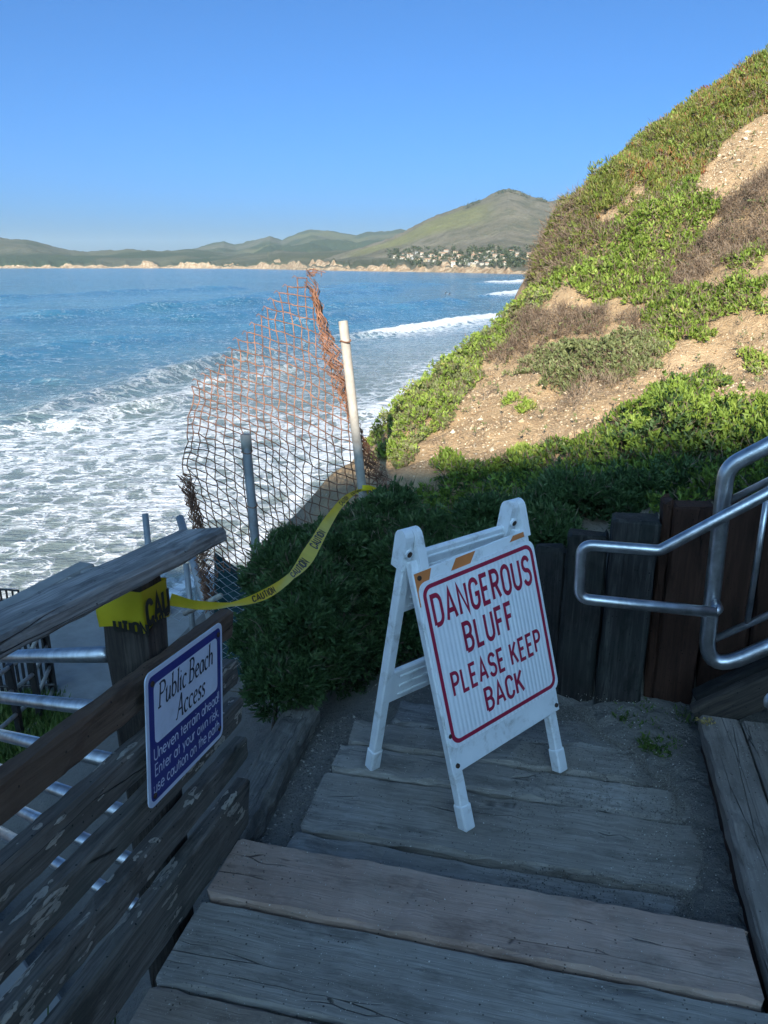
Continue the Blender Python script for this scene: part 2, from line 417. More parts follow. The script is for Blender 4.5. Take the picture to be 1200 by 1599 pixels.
def leafmat(name, stops, transl=0.3, rough=0.55):
    t = NT(name); col = t.ramp(t.attr('tint'), stops)
    t.set(col, rough, 0, 0.35)
    tr = t.new('ShaderNodeBsdfTranslucent'); t.l.new(col, tr.inputs[0])
    ms = t.new('ShaderNodeMixShader'); ms.inputs[0].default_value = transl
    t.l.new(t.bsdf.outputs[0], ms.inputs[1]); t.l.new(tr.outputs[0], ms.inputs[2]); t.l.new(ms.outputs[0], t.out.inputs[0])
    return t.m
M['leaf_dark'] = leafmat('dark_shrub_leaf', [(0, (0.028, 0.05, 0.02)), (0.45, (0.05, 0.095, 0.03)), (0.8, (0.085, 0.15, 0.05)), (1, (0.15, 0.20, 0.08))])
M['leaf_bright'] = leafmat('bright_leaf', [(0, (0.04, 0.065, 0.012)), (0.3, (0.12, 0.185, 0.028)), (0.65, (0.235, 0.335, 0.055)), (0.9, (0.36, 0.42, 0.11)), (1, (0.38, 0.27, 0.12))])
M['leaf_ice'] = leafmat('ice_plant_leaf', [(0, (0.07, 0.095, 0.02)), (0.35, (0.15, 0.19, 0.04)), (0.66, (0.24, 0.275, 0.065)), (0.84, (0.32, 0.21, 0.08)), (1, (0.30, 0.09, 0.05))])
M['leaf_grey'] = leafmat('grey_green_leaf', [(0, (0.09, 0.11, 0.045)), (0.5, (0.18, 0.21, 0.085)), (1, (0.32, 0.34, 0.16))])
M['twig'] = leafmat('dry_twig', [(0, (0.07, 0.046, 0.034)), (0.5, (0.15, 0.108, 0.078)), (1, (0.28, 0.215, 0.155))], transl=0.05, rough=0.9)
M['grass'] = leafmat('weed_leaf', [(0, (0.045, 0.08, 0.015)), (0.6, (0.10, 0.17, 0.03)), (1, (0.2, 0.24, 0.07))])
M['bark'] = plain('shrub_bark', (0.10, 0.075, 0.055), 0.9, var=0.3, scale=30)

t = NT('bluff_soil')
c = t.coord('Object')
n1 = t.noise(c, 0.7, 6, 0.62); n2 = t.noise(c, 9, 6, 0.7); n3 = t.noise(c, 60, 3, 0.7)
col = t.ramp(n1, [(0.3, (0.36, 0.25, 0.145)), (0.55, (0.47, 0.335, 0.20)), (0.75, (0.54, 0.40, 0.255))])
col = t.mix(t.rng(n2, 0.35, 0.7, 0.0, 0.5), col, (0.25, 0.165, 0.095))
col = t.mix(t.rng(n3, 0.55, 0.75, 0.0, 0.6), col, (0.56, 0.46, 0.32))
v1 = t.vor(c, 16); col = t.mix(t.math('MULTIPLY', t.rng(v1, 0.10, 0.2, 1, 0), t.rng(t.noise(c, 6, 2), 0.5, 0.6)), col, (0.58, 0.5, 0.38))
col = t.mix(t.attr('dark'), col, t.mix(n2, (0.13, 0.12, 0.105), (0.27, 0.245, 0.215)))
t.bump(t.math('ADD', t.math('MULTIPLY', n2, 1.0), t.math('MULTIPLY', n3, 0.35)), 0.9, 0.05)
M['soil'] = t.set(col, 0.95, 0, 0.15)
M['pebble'] = leafmat('pebble', [(0, (0.10, 0.09, 0.08)), (0.6, (0.28, 0.25, 0.21)), (1, (0.62, 0.58, 0.52))], transl=0.0, rough=0.9)
M['sandstone'] = leafmat('pale_stone_chip', [(0, (0.26, 0.17, 0.10)), (0.6, (0.46, 0.35, 0.23)), (1, (0.66, 0.58, 0.44))], transl=0.0, rough=0.9)

# ------------------------------------------------------------------ flat lettering: strokes turned into ribbons
def arc(cx, cy, rx, ry, a0, a1, n=9):
    return [(cx + rx * math.cos(R(a)), cy + ry * math.sin(R(a))) for a in np.linspace(a0, a1, n)]
CAPS = {
 'A': (0.58, [[(0, 0), (0.29, 1), (0.58, 0)], [(0.1, 0.3), (0.48, 0.3)]]),
 'B': (0.48, [[(0, 0), (0, 1), (0.24, 1)] + arc(0.24, 0.76, 0.22, 0.24, 90, -90)[1:] + [(0.02, 0.52)], [(0.24, 0.52)] + arc(0.24, 0.26, 0.24, 0.26, 90, -90)[1:] + [(0.02, 0)]]),
 'C': (0.48, [arc(0.24, 0.74, 0.24, 0.26, 0, 180) + arc(0.24, 0.26, 0.24, 0.26, 180, 360)]),
 'D': (0.5, [[(0, 0), (0, 1), (0.22, 1)] + arc(0.22, 0.72, 0.28, 0.28, 90, 0)[1:] + arc(0.22, 0.28, 0.28, 0.28, 0, -90) + [(0.03, 0)]]),
 'E': (0.42, [[(0.42, 1), (0, 1), (0, 0), (0.42, 0)], [(0.04, 0.52), (0.36, 0.52)]]),
 'F': (0.42, [[(0.42, 1), (0, 1), (0, 0)], [(0.04, 0.52), (0.36, 0.52)]]),
 'G': (0.5, [arc(0.25, 0.74, 0.25, 0.26, 5, 180) + arc(0.25, 0.26, 0.25, 0.26, 180, 360) + [(0.5, 0.47), (0.28, 0.47)]]),
 'I': (0.02, [[(0.01, 0), (0.01, 1)]]),
 'K': (0.5, [[(0, 0), (0, 1)], [(0.47, 1), (0.03, 0.42)], [(0.17, 0.58), (0.5, 0)]]),
 'L': (0.4, [[(0, 1), (0, 0), (0.4, 0)]]),
 'N': (0.5, [[(0, 0), (0, 1), (0.5, 0), (0.5, 1)]]),
 'O': (0.5, [arc(0.25, 0.74, 0.25, 0.26, 0, 180) + arc(0.25, 0.26, 0.25, 0.26, 180, 360) + [(0.5, 0.74)]]),
 'P': (0.46, [[(0, 0), (0, 1), (0.23, 1)] + arc(0.23, 0.745, 0.235, 0.255, 90, -90)[1:] + [(0.03, 0.49)]]),
 'R': (0.48, [[(0, 0), (0, 1), (0.23, 1)] + arc(0.23, 0.755, 0.24, 0.245, 90, -90)[1:] + [(0.03, 0.51)], [(0.24, 0.5), (0.48, 0)]]),
 'S': (0.48, [arc(0.24, 0.76, 0.23, 0.24, 15, 180) + arc(0.24, 0.76, 0.23, 0.24, 180, 260, 5)[1:] + arc(0.24, 0.26, 0.24, 0.26, 80, -165, 12)]),
 'T': (0.46, [[(0, 1), (0.46, 1)], [(0.23, 0.96), (0.23, 0)]]),
 'U': (0.5, [[(0, 1), (0, 0.27)] + arc(0.25, 0.26, 0.25, 0.26, 180, 360)[1:] + [(0.5, 1)]]),
}
ROUND = {   # thin rounded sans, x height 0.62
 'U': (0.56, [[(0, 1), (0, 0.28)] + arc(0.28, 0.28, 0.28, 0.28, 180, 360)[1:] + [(0.56, 1)]]),
 'E': (0.42, [[(0.42, 1), (0, 1), (0, 0), (0.42, 0)], [(0.03, 0.52), (0.38, 0.52)]]),
 'n': (0.4, [[(0, 0), (0, 0.62)], [(0.03, 0.42)] + arc(0.2, 0.42, 0.2, 0.2, 165, 0) + [(0.4, 0)]]),
 'e': (0.5, [[(0.02, 0.34), (0.5, 0.34)] + arc(0.25, 0.31, 0.25, 0.31, 8, 320, 16)[1:]]),
 'v': (0.46, [[(0, 0.62), (0.23, 0), (0.46, 0.62)]]),
 't': (0.26, [[(0.13, 0.86), (0.13, 0)], [(0, 0.62), (0.27, 0.62)]]),
 'r': (0.24, [[(0, 0), (0, 0.62)], [(0.03, 0.4)] + arc(0.2, 0.42, 0.18, 0.19, 165, 75, 5)]),
 'a': (0.5, [arc(0.23, 0.31, 0.23, 0.31, 20, 380, 18), [(0.5, 0.62), (0.5, 0)]]),
 'i': (0.04, [[(0.02, 0), (0.02, 0.62)], [(0.02, 0.8), (0.02, 0.88)]]),
 'h': (0.4, [[(0, 0), (0, 1)], [(0.03, 0.42)] + arc(0.2, 0.42, 0.2, 0.2, 165, 0) + [(0.4, 0)]]),
 'd': (0.5, [arc(0.23, 0.31, 0.23, 0.31, 20, 380, 18), [(0.5, 1), (0.5, 0)]]),
 'p': (0.5, [arc(0.27, 0.31, 0.23, 0.31, 160, -200, 18), [(0, 0.62), (0, -0.3)]]),
 'o': (0.5, [arc(0.25, 0.31, 0.25, 0.31, 0, 360, 20)]),
 'y': (0.46, [[(0, 0.62), (0.24, 0.02)], [(0.46, 0.62), (0.14, -0.3)]]),
 'u': (0.42, [[(0, 0.62), (0, 0.2)] + arc(0.21, 0.21, 0.21, 0.21, 180, 345), [(0.42, 0.62), (0.42, 0)]]),
 'w': (0.7, [[(0, 0.62), (0.17, 0), (0.35, 0.6), (0.53, 0), (0.7, 0.62)]]),
 's': (0.34, [arc(0.17, 0.46, 0.15, 0.16, 30, 265, 10) + arc(0.17, 0.15, 0.17, 0.16, 85, -150, 11)]),
 'k': (0.38, [[(0, 0), (0, 1)], [(0.36, 0.62), (0.03, 0.26)], [(0.12, 0.36), (0.38, 0)]]),
 'c': (0.42, [arc(0.25, 0.31, 0.25, 0.31, 50, 310, 14)]),
 ',': (0.06, [[(0.06, 0.08), (0.0, -0.14)]]), '.': (0.05, [[(0.02, 0.0), (0.02, 0.08)]]), '!': (0.05, [[(0.03, 1), (0.03, 0.26)], [(0.03, 0), (0.03, 0.08)]]),
}
PEN = {     # broad-nib italic capitals and small letters, x height 0.56
 'P': (0.55, [[(0.08, 0), (0.08, 1)], [(-0.04, 0.96), (0.08, 1), (0.3, 1)] + arc(0.3, 0.76, 0.24, 0.24, 90, -100, 10)[1:] + [(0.14, 0.52)], [(-0.06, 0), (0.22, 0)]]),
 'u': (0.46, [[(-0.04, 0.5), (0.05, 0.56), (0.05, 0.15)] + arc(0.18, 0.14, 0.13, 0.14, 180, 300, 6) + [(0.37, 0.3)], [(0.38, 0.56), (0.38, 0.06), (0.47, 0.03)]]),
 'b': (0.46, [[(-0.04, 0.97), (0.05, 1), (0.05, 0.05)], [(0.05, 0.36)] + arc(0.22, 0.29, 0.2, 0.28, 130, -140, 12) + [(0.06, 0.1)]]),
 'l': (0.16, [[(-0.04, 0.97), (0.06, 1), (0.06, 0.06), (0.16, 0.02)]]),
 'i': (0.17, [[(-0.04, 0.5), (0.06, 0.56), (0.06, 0.06), (0.16, 0.02)], [(0.04, 0.78), (0.08, 0.84)]]),
 'c': (0.38, [[(0.37, 0.46)] + arc(0.22, 0.28, 0.2, 0.28, 60, 310, 14)]),
 'B': (0.56, [[(0.08, 0), (0.08, 1)], [(-0.04, 0.96), (0.08, 1), (0.26, 1)] + arc(0.26, 0.77, 0.2, 0.23, 90, -90, 9)[1:] + [(0.1, 0.54)], [(0.26, 0.54)] + arc(0.26, 0.27, 0.25, 0.27, 90, -90, 9)[1:] + [(-0.05, 0)]]),
 'e': (0.4, [[(0.06, 0.27), (0.36, 0.37)] + arc(0.21, 0.36, 0.16, 0.2, 20, 150, 7) + arc(0.24, 0.25, 0.22, 0.25, 150, 310, 9)]),
 'a': (0.46, [[(0.37, 0.46)] + arc(0.21, 0.28, 0.19, 0.28, 55, 320, 14) + [(0.37, 0.24)], [(0.39, 0.56), (0.39, 0.07), (0.48, 0.03)]]),
 'h': (0.46, [[(-0.04, 0.97), (0.05, 1), (0.05, 0)], [(0.05, 0.3)] + arc(0.24, 0.4, 0.15, 0.16, 150, 10, 7) + [(0.39, 0.07), (0.47, 0.03)]]),
 'A': (0.68, [[(-0.03, 0), (0.1, 0.02), (0.42, 1)], [(0.42, 1), (0.62, 0.02), (0.72, 0)], [(0.2, 0.34), (0.55, 0.34)]]),
 's': (0.32, [[(0.31, 0.48)] + arc(0.18, 0.43, 0.12, 0.13, 40, 240, 9) + arc(0.15, 0.14, 0.14, 0.14, 60, -120, 9) + [(0.0, 0.06)]]),
}
def ribbon(pts, half):
    """polyline -> mitred strip; half may depend on direction (function of angle)"""
    P = np.asarray(pts, float)
    keep = [0] + [i for i in range(1, len(P)) if np.linalg.norm(P[i] - P[i - 1]) > 1e-4]; P = P[keep]
    closed = np.linalg.norm(P[0] - P[-1]) < 1e-3 and len(P) > 3
    n = len(P); T = P[1:] - P[:-1]; T /= np.linalg.norm(T, axis=1)[:, None]
    Lp, Rp = [], []
    for i in range(n):
        t0 = T[i - 1] if i > 0 else (T[-1] if closed else T[0]); t1 = T[i] if i < n - 1 else (T[0] if closed else T[-1])
        n0 = np.array([-t0[1], t0[0]]); n1 = np.array([-t1[1], t1[0]]); m = n0 + n1
        m = m / max(np.linalg.norm(m), 1e-6); k = 1 / max(m @ n0, 0.42)
        w = half(math.atan2(t1[1] + t0[1], t1[0] + t0[0])) if callable(half) else half
        Lp.append(P[i] + m * w * k); Rp.append(P[i] - m * w * k)
    V = Lp + Rp
    F = [(n + i, n + i + 1, i + 1, i) for i in range(n - 1)]
    return V, F
def text_strips(txt, font, h, stroke, gap=0.2, space=0.35, slant=0.0, nib=None):
    """list of (verts2d, faces) and total width; baseline at y 0"""
    x = 0; out = []
    half = (lambda a: h * (nib[0] + (nib[1] - nib[0]) * abs(math.sin(a - nib[2])))) if nib else stroke * h / 2
    for ch in txt:
        if ch == ' ': x += space; continue
        w, strokes = font[ch]
        for s in strokes:
            V, F = ribbon([((x + px + slant * py) * h, py * h) for px, py in s], half)
            out.append((V, F))
        x += w + gap
    return out, (x - gap) * h
def text_mesh(mb, txt, font, h, stroke, mapf, width=None, align='c', **kw):
    """mapf(x, y, k) -> world point; x measured from the line's centre or left"""
    st, w = text_strips(txt, font, h, stroke, **kw)
    sx = (width / w) if width else 1.0
    off = -w * sx / 2 if align == 'c' else 0.0
    for k, (V, F) in enumerate(st):
        mb.add([mapf(v[0] * sx + off, v[1], k) for v in V], F)
def round_rect(w, h, r, k=6):
    pts = []
    for cx, cy, a in ((w - r, r, -90), (w - r, h - r, 0), (r, h - r, 90), (r, r, 180)):
        pts += arc(cx, cy, r, r, a, a + 90, k)
    return pts

# ================================================================== LARGE STRUCTURE
SEA = CAMH - 12.0
# ------------------------------------------------------------------ bluff terrain (thin-plate surface through surveyed points)
hill_px = [(650, 745, 5.0), (760, 735, 4.9), (900, 720, 4.6), (1050, 705, 4.4), (1200, 690, 4.2), (1300, 690, 4.1),
 (590, 690, 6.0), (640, 630, 6.8), (720, 570, 7.6), (800, 500, 8.5), (830, 450, 9.0), (840, 395, 9.3), (900, 338, 9.8), (1000, 268, 10.0), (1100, 200, 10.0), (1200, 138, 10.0), (1320, 60, 10.0),
 (700, 680, 5.6), (800, 650, 5.8), (900, 630, 5.8), (1000, 620, 5.6), (1100, 620, 5.3), (1200, 600, 5.1), (1300, 590, 5.0),
 (750, 590, 6.8), (800, 560, 7.0), (900, 520, 7.0), (1000, 500, 6.9), (1100, 500, 6.5), (1200, 470, 6.2), (1320, 440, 6.0),
 (900, 400, 8.4), (1000, 400, 8.0), (1100, 350, 8.0), (1200, 300, 7.8), (1320, 250, 7.6), (1000, 300, 9.2), (1100, 250, 9.2), (1200, 200, 9.0)]
CP = [PY(*q) for q in hill_px]
for px, py, Y, in [(590, 690, 6.0), (640, 630, 6.8), (720, 570, 7.6), (800, 500, 8.5), (830, 450, 9.0)]:
    q = PY(px, py, Y); d = nrm(ray(px, py) * np.array([1, 1, 0]))
    CP.append(q + d * 1.6 + np.array([-.2, 0, -1.5])); CP.append(q + d * 5 + np.array([-.5, 0, -5.2])); CP.append(q + d * 9 + np.array([-.8, 0, -9.6]))
for px, py, Y in [(840, 395, 9.3), (900, 325, 9.8), (1000, 243, 10.0), (1100, 165, 10.0), (1200, 95, 10.0), (1320, 10, 10)]:
    q = PY(px, py, Y); d = nrm(ray(px, py) * np.array([1, 1, 0]))
    CP.append(q + d * 2.0 + np.array([0, 0, 0.05 if px > 880 else -0.9])); CP.append(q + d * 7 + np.array([0, 0, 0.1 if px > 1050 else -3.0]))
gp = []
for a, b, z in [(0.5, -0.7, -0.12), (0.5, 0.5, -0.12), (1.3, -0.8, -0.1), (1.3, 0.6, -0.1), (1.9, -0.7, -0.06), (1.9, 0.5, -0.06), (2.5, -0.7, -0.06), (2.5, 0.5, -0.06), (2.95, 0.0, -0.05), (2.95, 0.6, -0.05), (2.95, -0.7, -0.06),
                (3.45, -0.1, 0.30), (3.45, 0.2, 0.42), (3.45, 0.6, 0.55), (3.45, 1.2, 0.8), (3.4, -0.6, 0.02), (3.9, -0.6, 0.16), (3.9, -0.1, 0.34), (4.4, -0.9, 0.15), (4.2, -1.3, -0.1),
                (2.0, -1.15, -0.16), (2.6, -1.25, -0.2), (1.4, -1.25, -0.35), (0.6, -1.3, -0.4), (2.8, -1.7, -0.75), (1.8, -1.9, -1.1), (0.6, -2.0, -1.2), (-0.8, -2.0, -1.2),
                (0.5, 1.2, 0.0), (1.5, 1.4, 0.05), (2.5, 1.6, 0.4), (0.0, 3.0, 1.0), (2.0, 3.2, 1.2), (-2, 0, 0.5), (-2, 3, 1.5), (-2, -2.5, -0.9)]:
    gp.append(S(a, b, z))
for X, Y, z in [(-2.6, 4.2, -1.5), (-3.5, 3, -1.9), (-3.4, 5.6, -2.4), (-3.9, 7.1, -3.1), (-4.2, 8.6, -3.45), (-5.2, 5, -2.9), (-2.2, 6.3, -2.0), (-1.4, 6.5, -1.2), (-2.0, 9, -4.4), (-7, 7, -3.6), (-6, 11.5, -5.5), (-2, 13, -8), (-6, 15, -8.2), (-10, 10, -6), (-10, 5, -4.2), (-10, 0, -4), (-5, 0, -2.2), (-6, -4, -2),
                (-4, 20, -10.4), (-10, 18, -10.4), (-15, 12, -10.4), (-16, 3, -9), (2, 17, -9.5), (4, 24, -11), (-4, 30, -12), (-16, 25, -12), (10, 30, -9), (14, 18, 4), (14, 8, 5), (9, 4, 3.5), (7, 0, 3.4), (6, 14, 3.5), (10, 14, 5), (0, 8.6, -2.9)]:
    gp.append(np.array([X, Y, z]))
CP = np.array(CP + gp)
def tps_fit(P, val, reg=0.02):
    d = np.linalg.norm(P[:, None] - P[None], axis=2); K = np.where(d > 0, d * d * np.log(d + 1e-12), 0) + np.eye(len(P)) * reg
    A = np.hstack([np.ones((len(P), 1)), P]); n = len(P); m = A.shape[1]
    Mx = np.zeros((n + m, n + m)); Mx[:n, :n] = K; Mx[:n, n:] = A; Mx[n:, :n] = A.T
    return np.linalg.solve(Mx, np.concatenate([val, np.zeros(m)])) if val.ndim == 1 else np.linalg.solve(Mx, np.vstack([val, np.zeros((m, val.shape[1]))]))
def tps_eval(P, W, Q):
    Q = np.atleast_2d(Q); out = []
    for i in range(0, len(Q), 8000):
        q = Q[i:i + 8000]; d = np.linalg.norm(q[:, None] - P[None], axis=2)
        K = np.where(d > 0, d * d * np.log(d + 1e-12), 0)
        out.append(np.hstack([K, np.ones((len(q), 1)), q]) @ W)
    return np.concatenate(out)
TW = tps_fit(CP[:, :2], CP[:, 2])
shoreY = np.array([-20, 5, 18, 31, 44, 60, 92, 135, 204, 330, 600, 980, 1300]); shoreX = np.array([-30, -21, -11, -5, -3, 0.5, 9, 22, 46, 82, 130, 200, 330])
def shore(Y): return np.interp(Y, shoreY, shoreX)
gx = np.concatenate([np.arange(-22, -4, 0.5), np.arange(-4, 7, 0.075), np.arange(7, 16.1, 0.5)])
gy = np.concatenate([np.arange(-4, 1.5, 0.4), np.arange(1.5, 11.5, 0.075), np.arange(11.5, 34.1, 0.6)])
GX, GY = np.meshgrid(gx, gy)
GZ = tps_eval(CP[:, :2], TW, np.c_[GX.ravel(), GY.ravel()]).reshape(GX.shape)
_a = GX * D1[0] + GY * D1[1]; _b = GX * D2[0] + GY * D2[1]
wild = sstep(0.3, 1.2, GZ) + sstep(3.2, 4.0, _a) * sstep(-.5, 0, GZ) ; wild = np.clip(wild, 0, 1)
GZ = GZ + wild * ((fbm(GX * 1.1, GY * 1.1, 3) - .5) * 0.34 + (fbm(GX * 4, GY * 4, 5) - .5) * 0.15 + (fbm(GX * 13, GY * 13, 6, 3) - .5) * 0.05)
GZ = GZ + (1 - wild) * (fbm(GX * 3, GY * 3, 8) - .5) * 0.035
flat = (_a > -0.5) & (_a < 3.08) & (_b > -0.95) & (_b < 0.62)
GZ = np.where(flat, np.minimum(GZ, -0.035 + 0.012 * fbm(GX * 6, GY * 6, 2)), GZ)
GZ = np.where((_a < 2.9) & (_b > 0.55) & (_b < 2.2), np.minimum(GZ, -0.05 + 0.0 * _b), GZ)
GZ = np.maximum(GZ, -13)
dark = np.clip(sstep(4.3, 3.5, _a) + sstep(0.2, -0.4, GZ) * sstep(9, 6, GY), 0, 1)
def grid_faces(ny, nx):
    i = np.arange(ny - 1)[:, None] * nx + np.arange(nx - 1)[None]
    return np.stack([i, i + 1, i + nx + 1, i + nx], -1).reshape(-1, 4)
tv = np.stack([GX, GY, GZ], -1).reshape(-1, 3); tf = grid_faces(*GX.shape)
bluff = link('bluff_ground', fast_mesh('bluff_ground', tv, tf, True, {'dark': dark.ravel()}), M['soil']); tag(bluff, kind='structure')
BV = BVHTree.FromPolygons([tuple(p) for p in tv], [tuple(int(i) for i in f) for f in tf])
def terr(X, Y):
    X = np.asarray(X, float); Y = np.asarray(Y, float)
    i = np.clip(np.searchsorted(gx, X) - 1, 0, len(gx) - 2); j = np.clip(np.searchsorted(gy, Y) - 1, 0, len(gy) - 2)
    fx = np.clip((X - gx[i]) / (gx[i + 1] - gx[i]), 0, 1); fy = np.clip((Y - gy[j]) / (gy[j + 1] - gy[j]), 0, 1)
    return (GZ[j, i] * (1 - fx) + GZ[j, i + 1] * fx) * (1 - fy) + (GZ[j + 1, i] * (1 - fx) + GZ[j + 1, i + 1] * fx) * fy
def onhill(px, py):
    for k in range(60):
        d = Vector(ray(px, py)).normalized(); h = BV.ray_cast(Vector((0, 0, CAMH)), d, 60)
        if h[0] is not None and h[0].y < 11.5: return np.array(h[0])
        px += 2.0 if px < 1150 else 0; py += 2.5
    return PY(px, py, 9)

# bluff top behind the viewer; unseen house invented to shade the landing
bxx = np.linspace(-45, 60, 60); byy = np.linspace(-75, -3.9, 50); TX, TY = np.meshgrid(bxx, byy)
TZ = 0.4 + 1.8 * sstep(-4, -12, TY) - 9 * sstep(-8, -30, TX + 0.2 * TY) + 2.5 * sstep(3, 14, TX) + (fbm(TX * .4, TY * .4, 17) - .5) * .3
TZ[-1] = np.minimum(TZ[-1], tps_eval(CP[:, :2], TW, np.c_[TX[-1], TY[-1]]) - .05)
btop = link('bluff_top', fast_mesh('bluff_top', np.stack([TX, TY, TZ], -1).reshape(-1, 3), grid_faces(*TX.shape), True, {'dark': np.zeros(TX.size)}), M['soil']); tag(btop, kind='structure')
SDIR = np.array([math.sin(R(SUN_AZ)), math.cos(R(SUN_AZ)), 0]); SLAT = np.array([math.cos(R(SUN_AZ)), -math.sin(R(SUN_AZ)), 0])
HD = 26.0; ZR = 2.74 + math.tan(R(SUN_EL)) * HD
hb = empty('shade_caster_house', -SDIR * (HD + 5) + SLAT * -4.5 + UP * 1.5, 'unseen white house added behind the viewpoint to shade the landing', 'house')
M['stucco'] = plain('white_stucco', (0.74, 0.72, 0.68), .9, 0, .2, var=.05); M['dark_glass'] = plain('dark_glass', (0.03, 0.04, 0.05), .1, 0, .5, var=.1, bump=0); M['roofing'] = plain('roofing', (0.16, 0.13, 0.12), .9, 0, .2)  # white walls of the added house also throw skylight forward
cc = -SDIR * (HD + 4.0) + SLAT * -4.8
mb = MB(); mb.box(cc + UP * (ZR / 2 - .2), SLAT * 11.2, SDIR * 4.0, UP * (ZR / 2 - .1), .05); mb.build('wall', M['stucco'], hb)
mb = MB(); mb.box(cc + UP * (ZR - .12), SLAT * 11.5, SDIR * 4.3, UP * .14, .03); mb.build('roof', M['roofing'], hb)
for fl in range(3):
    for k in range(5):
        c = -SDIR * HD + SLAT * (-4.8 - 8.8 + 4.4 * k) + UP * (3.8 + 3.6 * fl); mb = MB(); mb.box(c, SLAT * .9, SDIR * .05, UP * .8); wdw = mb.build('window', M['dark_glass'], hb)
        mb = MB(); mb.box(c - UP * .88, SLAT * 1.05, SDIR * .12, UP * .07); mb.build('sill', M['stucco'], wdw)

# beach running up the coast
by = np.concatenate([np.arange(-10, 120, 1.5), np.geomspace(120, 1300, 70)]); bd = np.array([-30, -12, -5, -2, 0, 1.5, 3, 5, 8, 12, 20, 40, 70.0])
BY, BD = np.meshgrid(by, bd, indexing='ij'); BX = shore(BY) + BD
BZ = SEA + np.where(BD < 0, BD * 0.09, BD * 0.055) - 0.05 + (fbm(BX * .3, BY * .3, 4) - .5) * 0.12 + np.where(BD > 20, (BD - 20) * 0.5, 0)
t = NT('beach_sand')
c = t.coord('Object'); n1 = t.noise(c, 0.5, 5, 0.6); n2 = t.noise(c, 12, 3)
col = t.mix(n1, (0.40, 0.27, 0.16), (0.50, 0.36, 0.23)); col = t.mix(t.rng(n2, 0.3, 0.7, 0, 0.3), col, (0.3, 0.2, 0.12))
wet = t.attr('wet'); col = t.mix(wet, col, (0.13, 0.10, 0.085))
t.bump(n2, 0.4, 0.05); M['sand'] = t.set(col, t.rng(wet, 0, 1, 0.95, 0.22, False), 0, 0.4)
wetv = sstep(5.5, 2.5, BD + 2 * (fbm(BX * .2, BY * .2, 6) - .5))
beach = link('beach', fast_mesh('beach', np.stack([BX, BY, BZ], -1).reshape(-1, 3), grid_faces(*BX.shape), True, {'wet': wetv.ravel()}), M['sand']); tag(beach, kind='structure')

# ------------------------------------------------------------------ sea
NR, NC = 760, 430
rad = np.geomspace(14, 15000, NR); azs = np.linspace(R(-48), R(40), NC)
RR, AA = np.meshgrid(rad, azs, indexing='ij'); X = RR * np.sin(AA); Y = RR * np.cos(AA)
def dist_curve(X, Y, pts, k=4):
    """signed distance (positive seaward = left of the curve) and parameter along a curve given near to far"""
    P = smooth_path(np.c_[np.array(pts, float), np.zeros(len(pts))], k)[:, :2]
    best = np.full(X.shape, 1e9); sg = np.zeros(X.shape); par = np.zeros(X.shape); tot = 0
    for i in range(len(P) - 1):
        a, b = P[i], P[i + 1]; L = np.linalg.norm(b - a); e = (b - a) / L
        tx = np.clip((X - a[0]) * e[0] + (Y - a[1]) * e[1], 0, L)
        dx = X - a[0] - e[0] * tx; dy = Y - a[1] - e[1] * tx; d = np.hypot(dx, dy)
        m = d < best; best = np.where(m, d, best); sg = np.where(m, np.sign(e[0] * dy - e[1] * dx), sg); par = np.where(m, tot + tx, par); tot += L
    return best * np.where(sg == 0, 1, sg), par / tot
off = shore(Y) - X                                   # metres seaward of the waterline
Zs = np.zeros_like(X); foam = np.zeros_like(X); churn = np.zeros_like(X)
fade_far = sstep(2500, 300, RR)
Zs += 0.10 * (fbm(X / 7, Y / 9, 31, 3) - .5) * sstep(900, 60, RR) + 0.05 * (fbm(X / 2.2, Y / 2.6, 37, 3) - .5) * sstep(200, 40, RR)
def px_sea(px, py): q = PZ(px, py, SEA); return (q[0], q[1])
def wave(pts, amp, front, back, foam_prof, seed):
    """crest line through pts; steeper on the landward side"""
    global Zs, foam, churn
    d, par = dist_curve(X, Y, pts)
    d = d + (fbm(X / 9, Y / 9, seed, 3) - .5) * 3.2
    end = sstep(0, 0.07, par) * sstep(1, 0.93, par)
    am = amp * end * (0.65 + 0.7 * vnoise(par * 14, par * 0, seed + 3))
    prof = np.where(d > 0, np.exp(-(d / back) ** 2), np.exp(-(d / front) ** 2))
    Zs = Zs + am * prof
    if foam_prof is not None:
        fp = np.interp(par, *foam_prof)
        churn = np.maximum(churn, end * fp * np.where(d > 0, np.exp(-(d / (0.3 + 0.35 * front)) ** 2), np.exp(-(d / (1.25 * front)) ** 2)))
        foam = np.maximum(foam, end * fp * 0.85 * np.where(d > 0, np.exp(-d / (0.8 * back)), np.exp(d / (4.5 * front))))
W1 = [px_sea(*q) for q in ((-120, 712), (0, 672), (100, 642), (200, 612), (290, 584), (400, 556), (520, 531), (620, 519), (720, 504), (800, 491), (840, 486))]
wave(W1, 1.1, 1.9, 3.4, ([0, .12, .25, .32, .42, .5, .57, 1], [.36, .30, .24, .18, .15, .42, 1, 1]), 41)
wave([px_sea(*q) for q in ((90, 676), (170, 650), (240, 632), (330, 607), (420, 585), (470, 575))], 0.7, 1.6, 2.6, ([0, .5, 1], [.4, .45, .3]), 43)
wave([px_sea(*q) for q in ((560, 655), (590, 640), (620, 625), (660, 608), (700, 596), (740, 590))], 0.35, 1.4, 2.2, ([0, .5, 1], [.5, .75, .6]), 44)
wave([px_sea(*q) for q in ((520, 760), (560, 706), (590, 672), (620, 650), (650, 632), (690, 615))], 0.12, 1.2, 1.6, ([0, .5, 1], [.7, .8, .8]), 45)
wave([px_sea(*q) for q in ((760, 463), (790, 459), (815, 456), (840, 454), (870, 453))], 0.9, 3.5, 4.5, ([0, .3, 1], [.5, 1, 1]), 46)
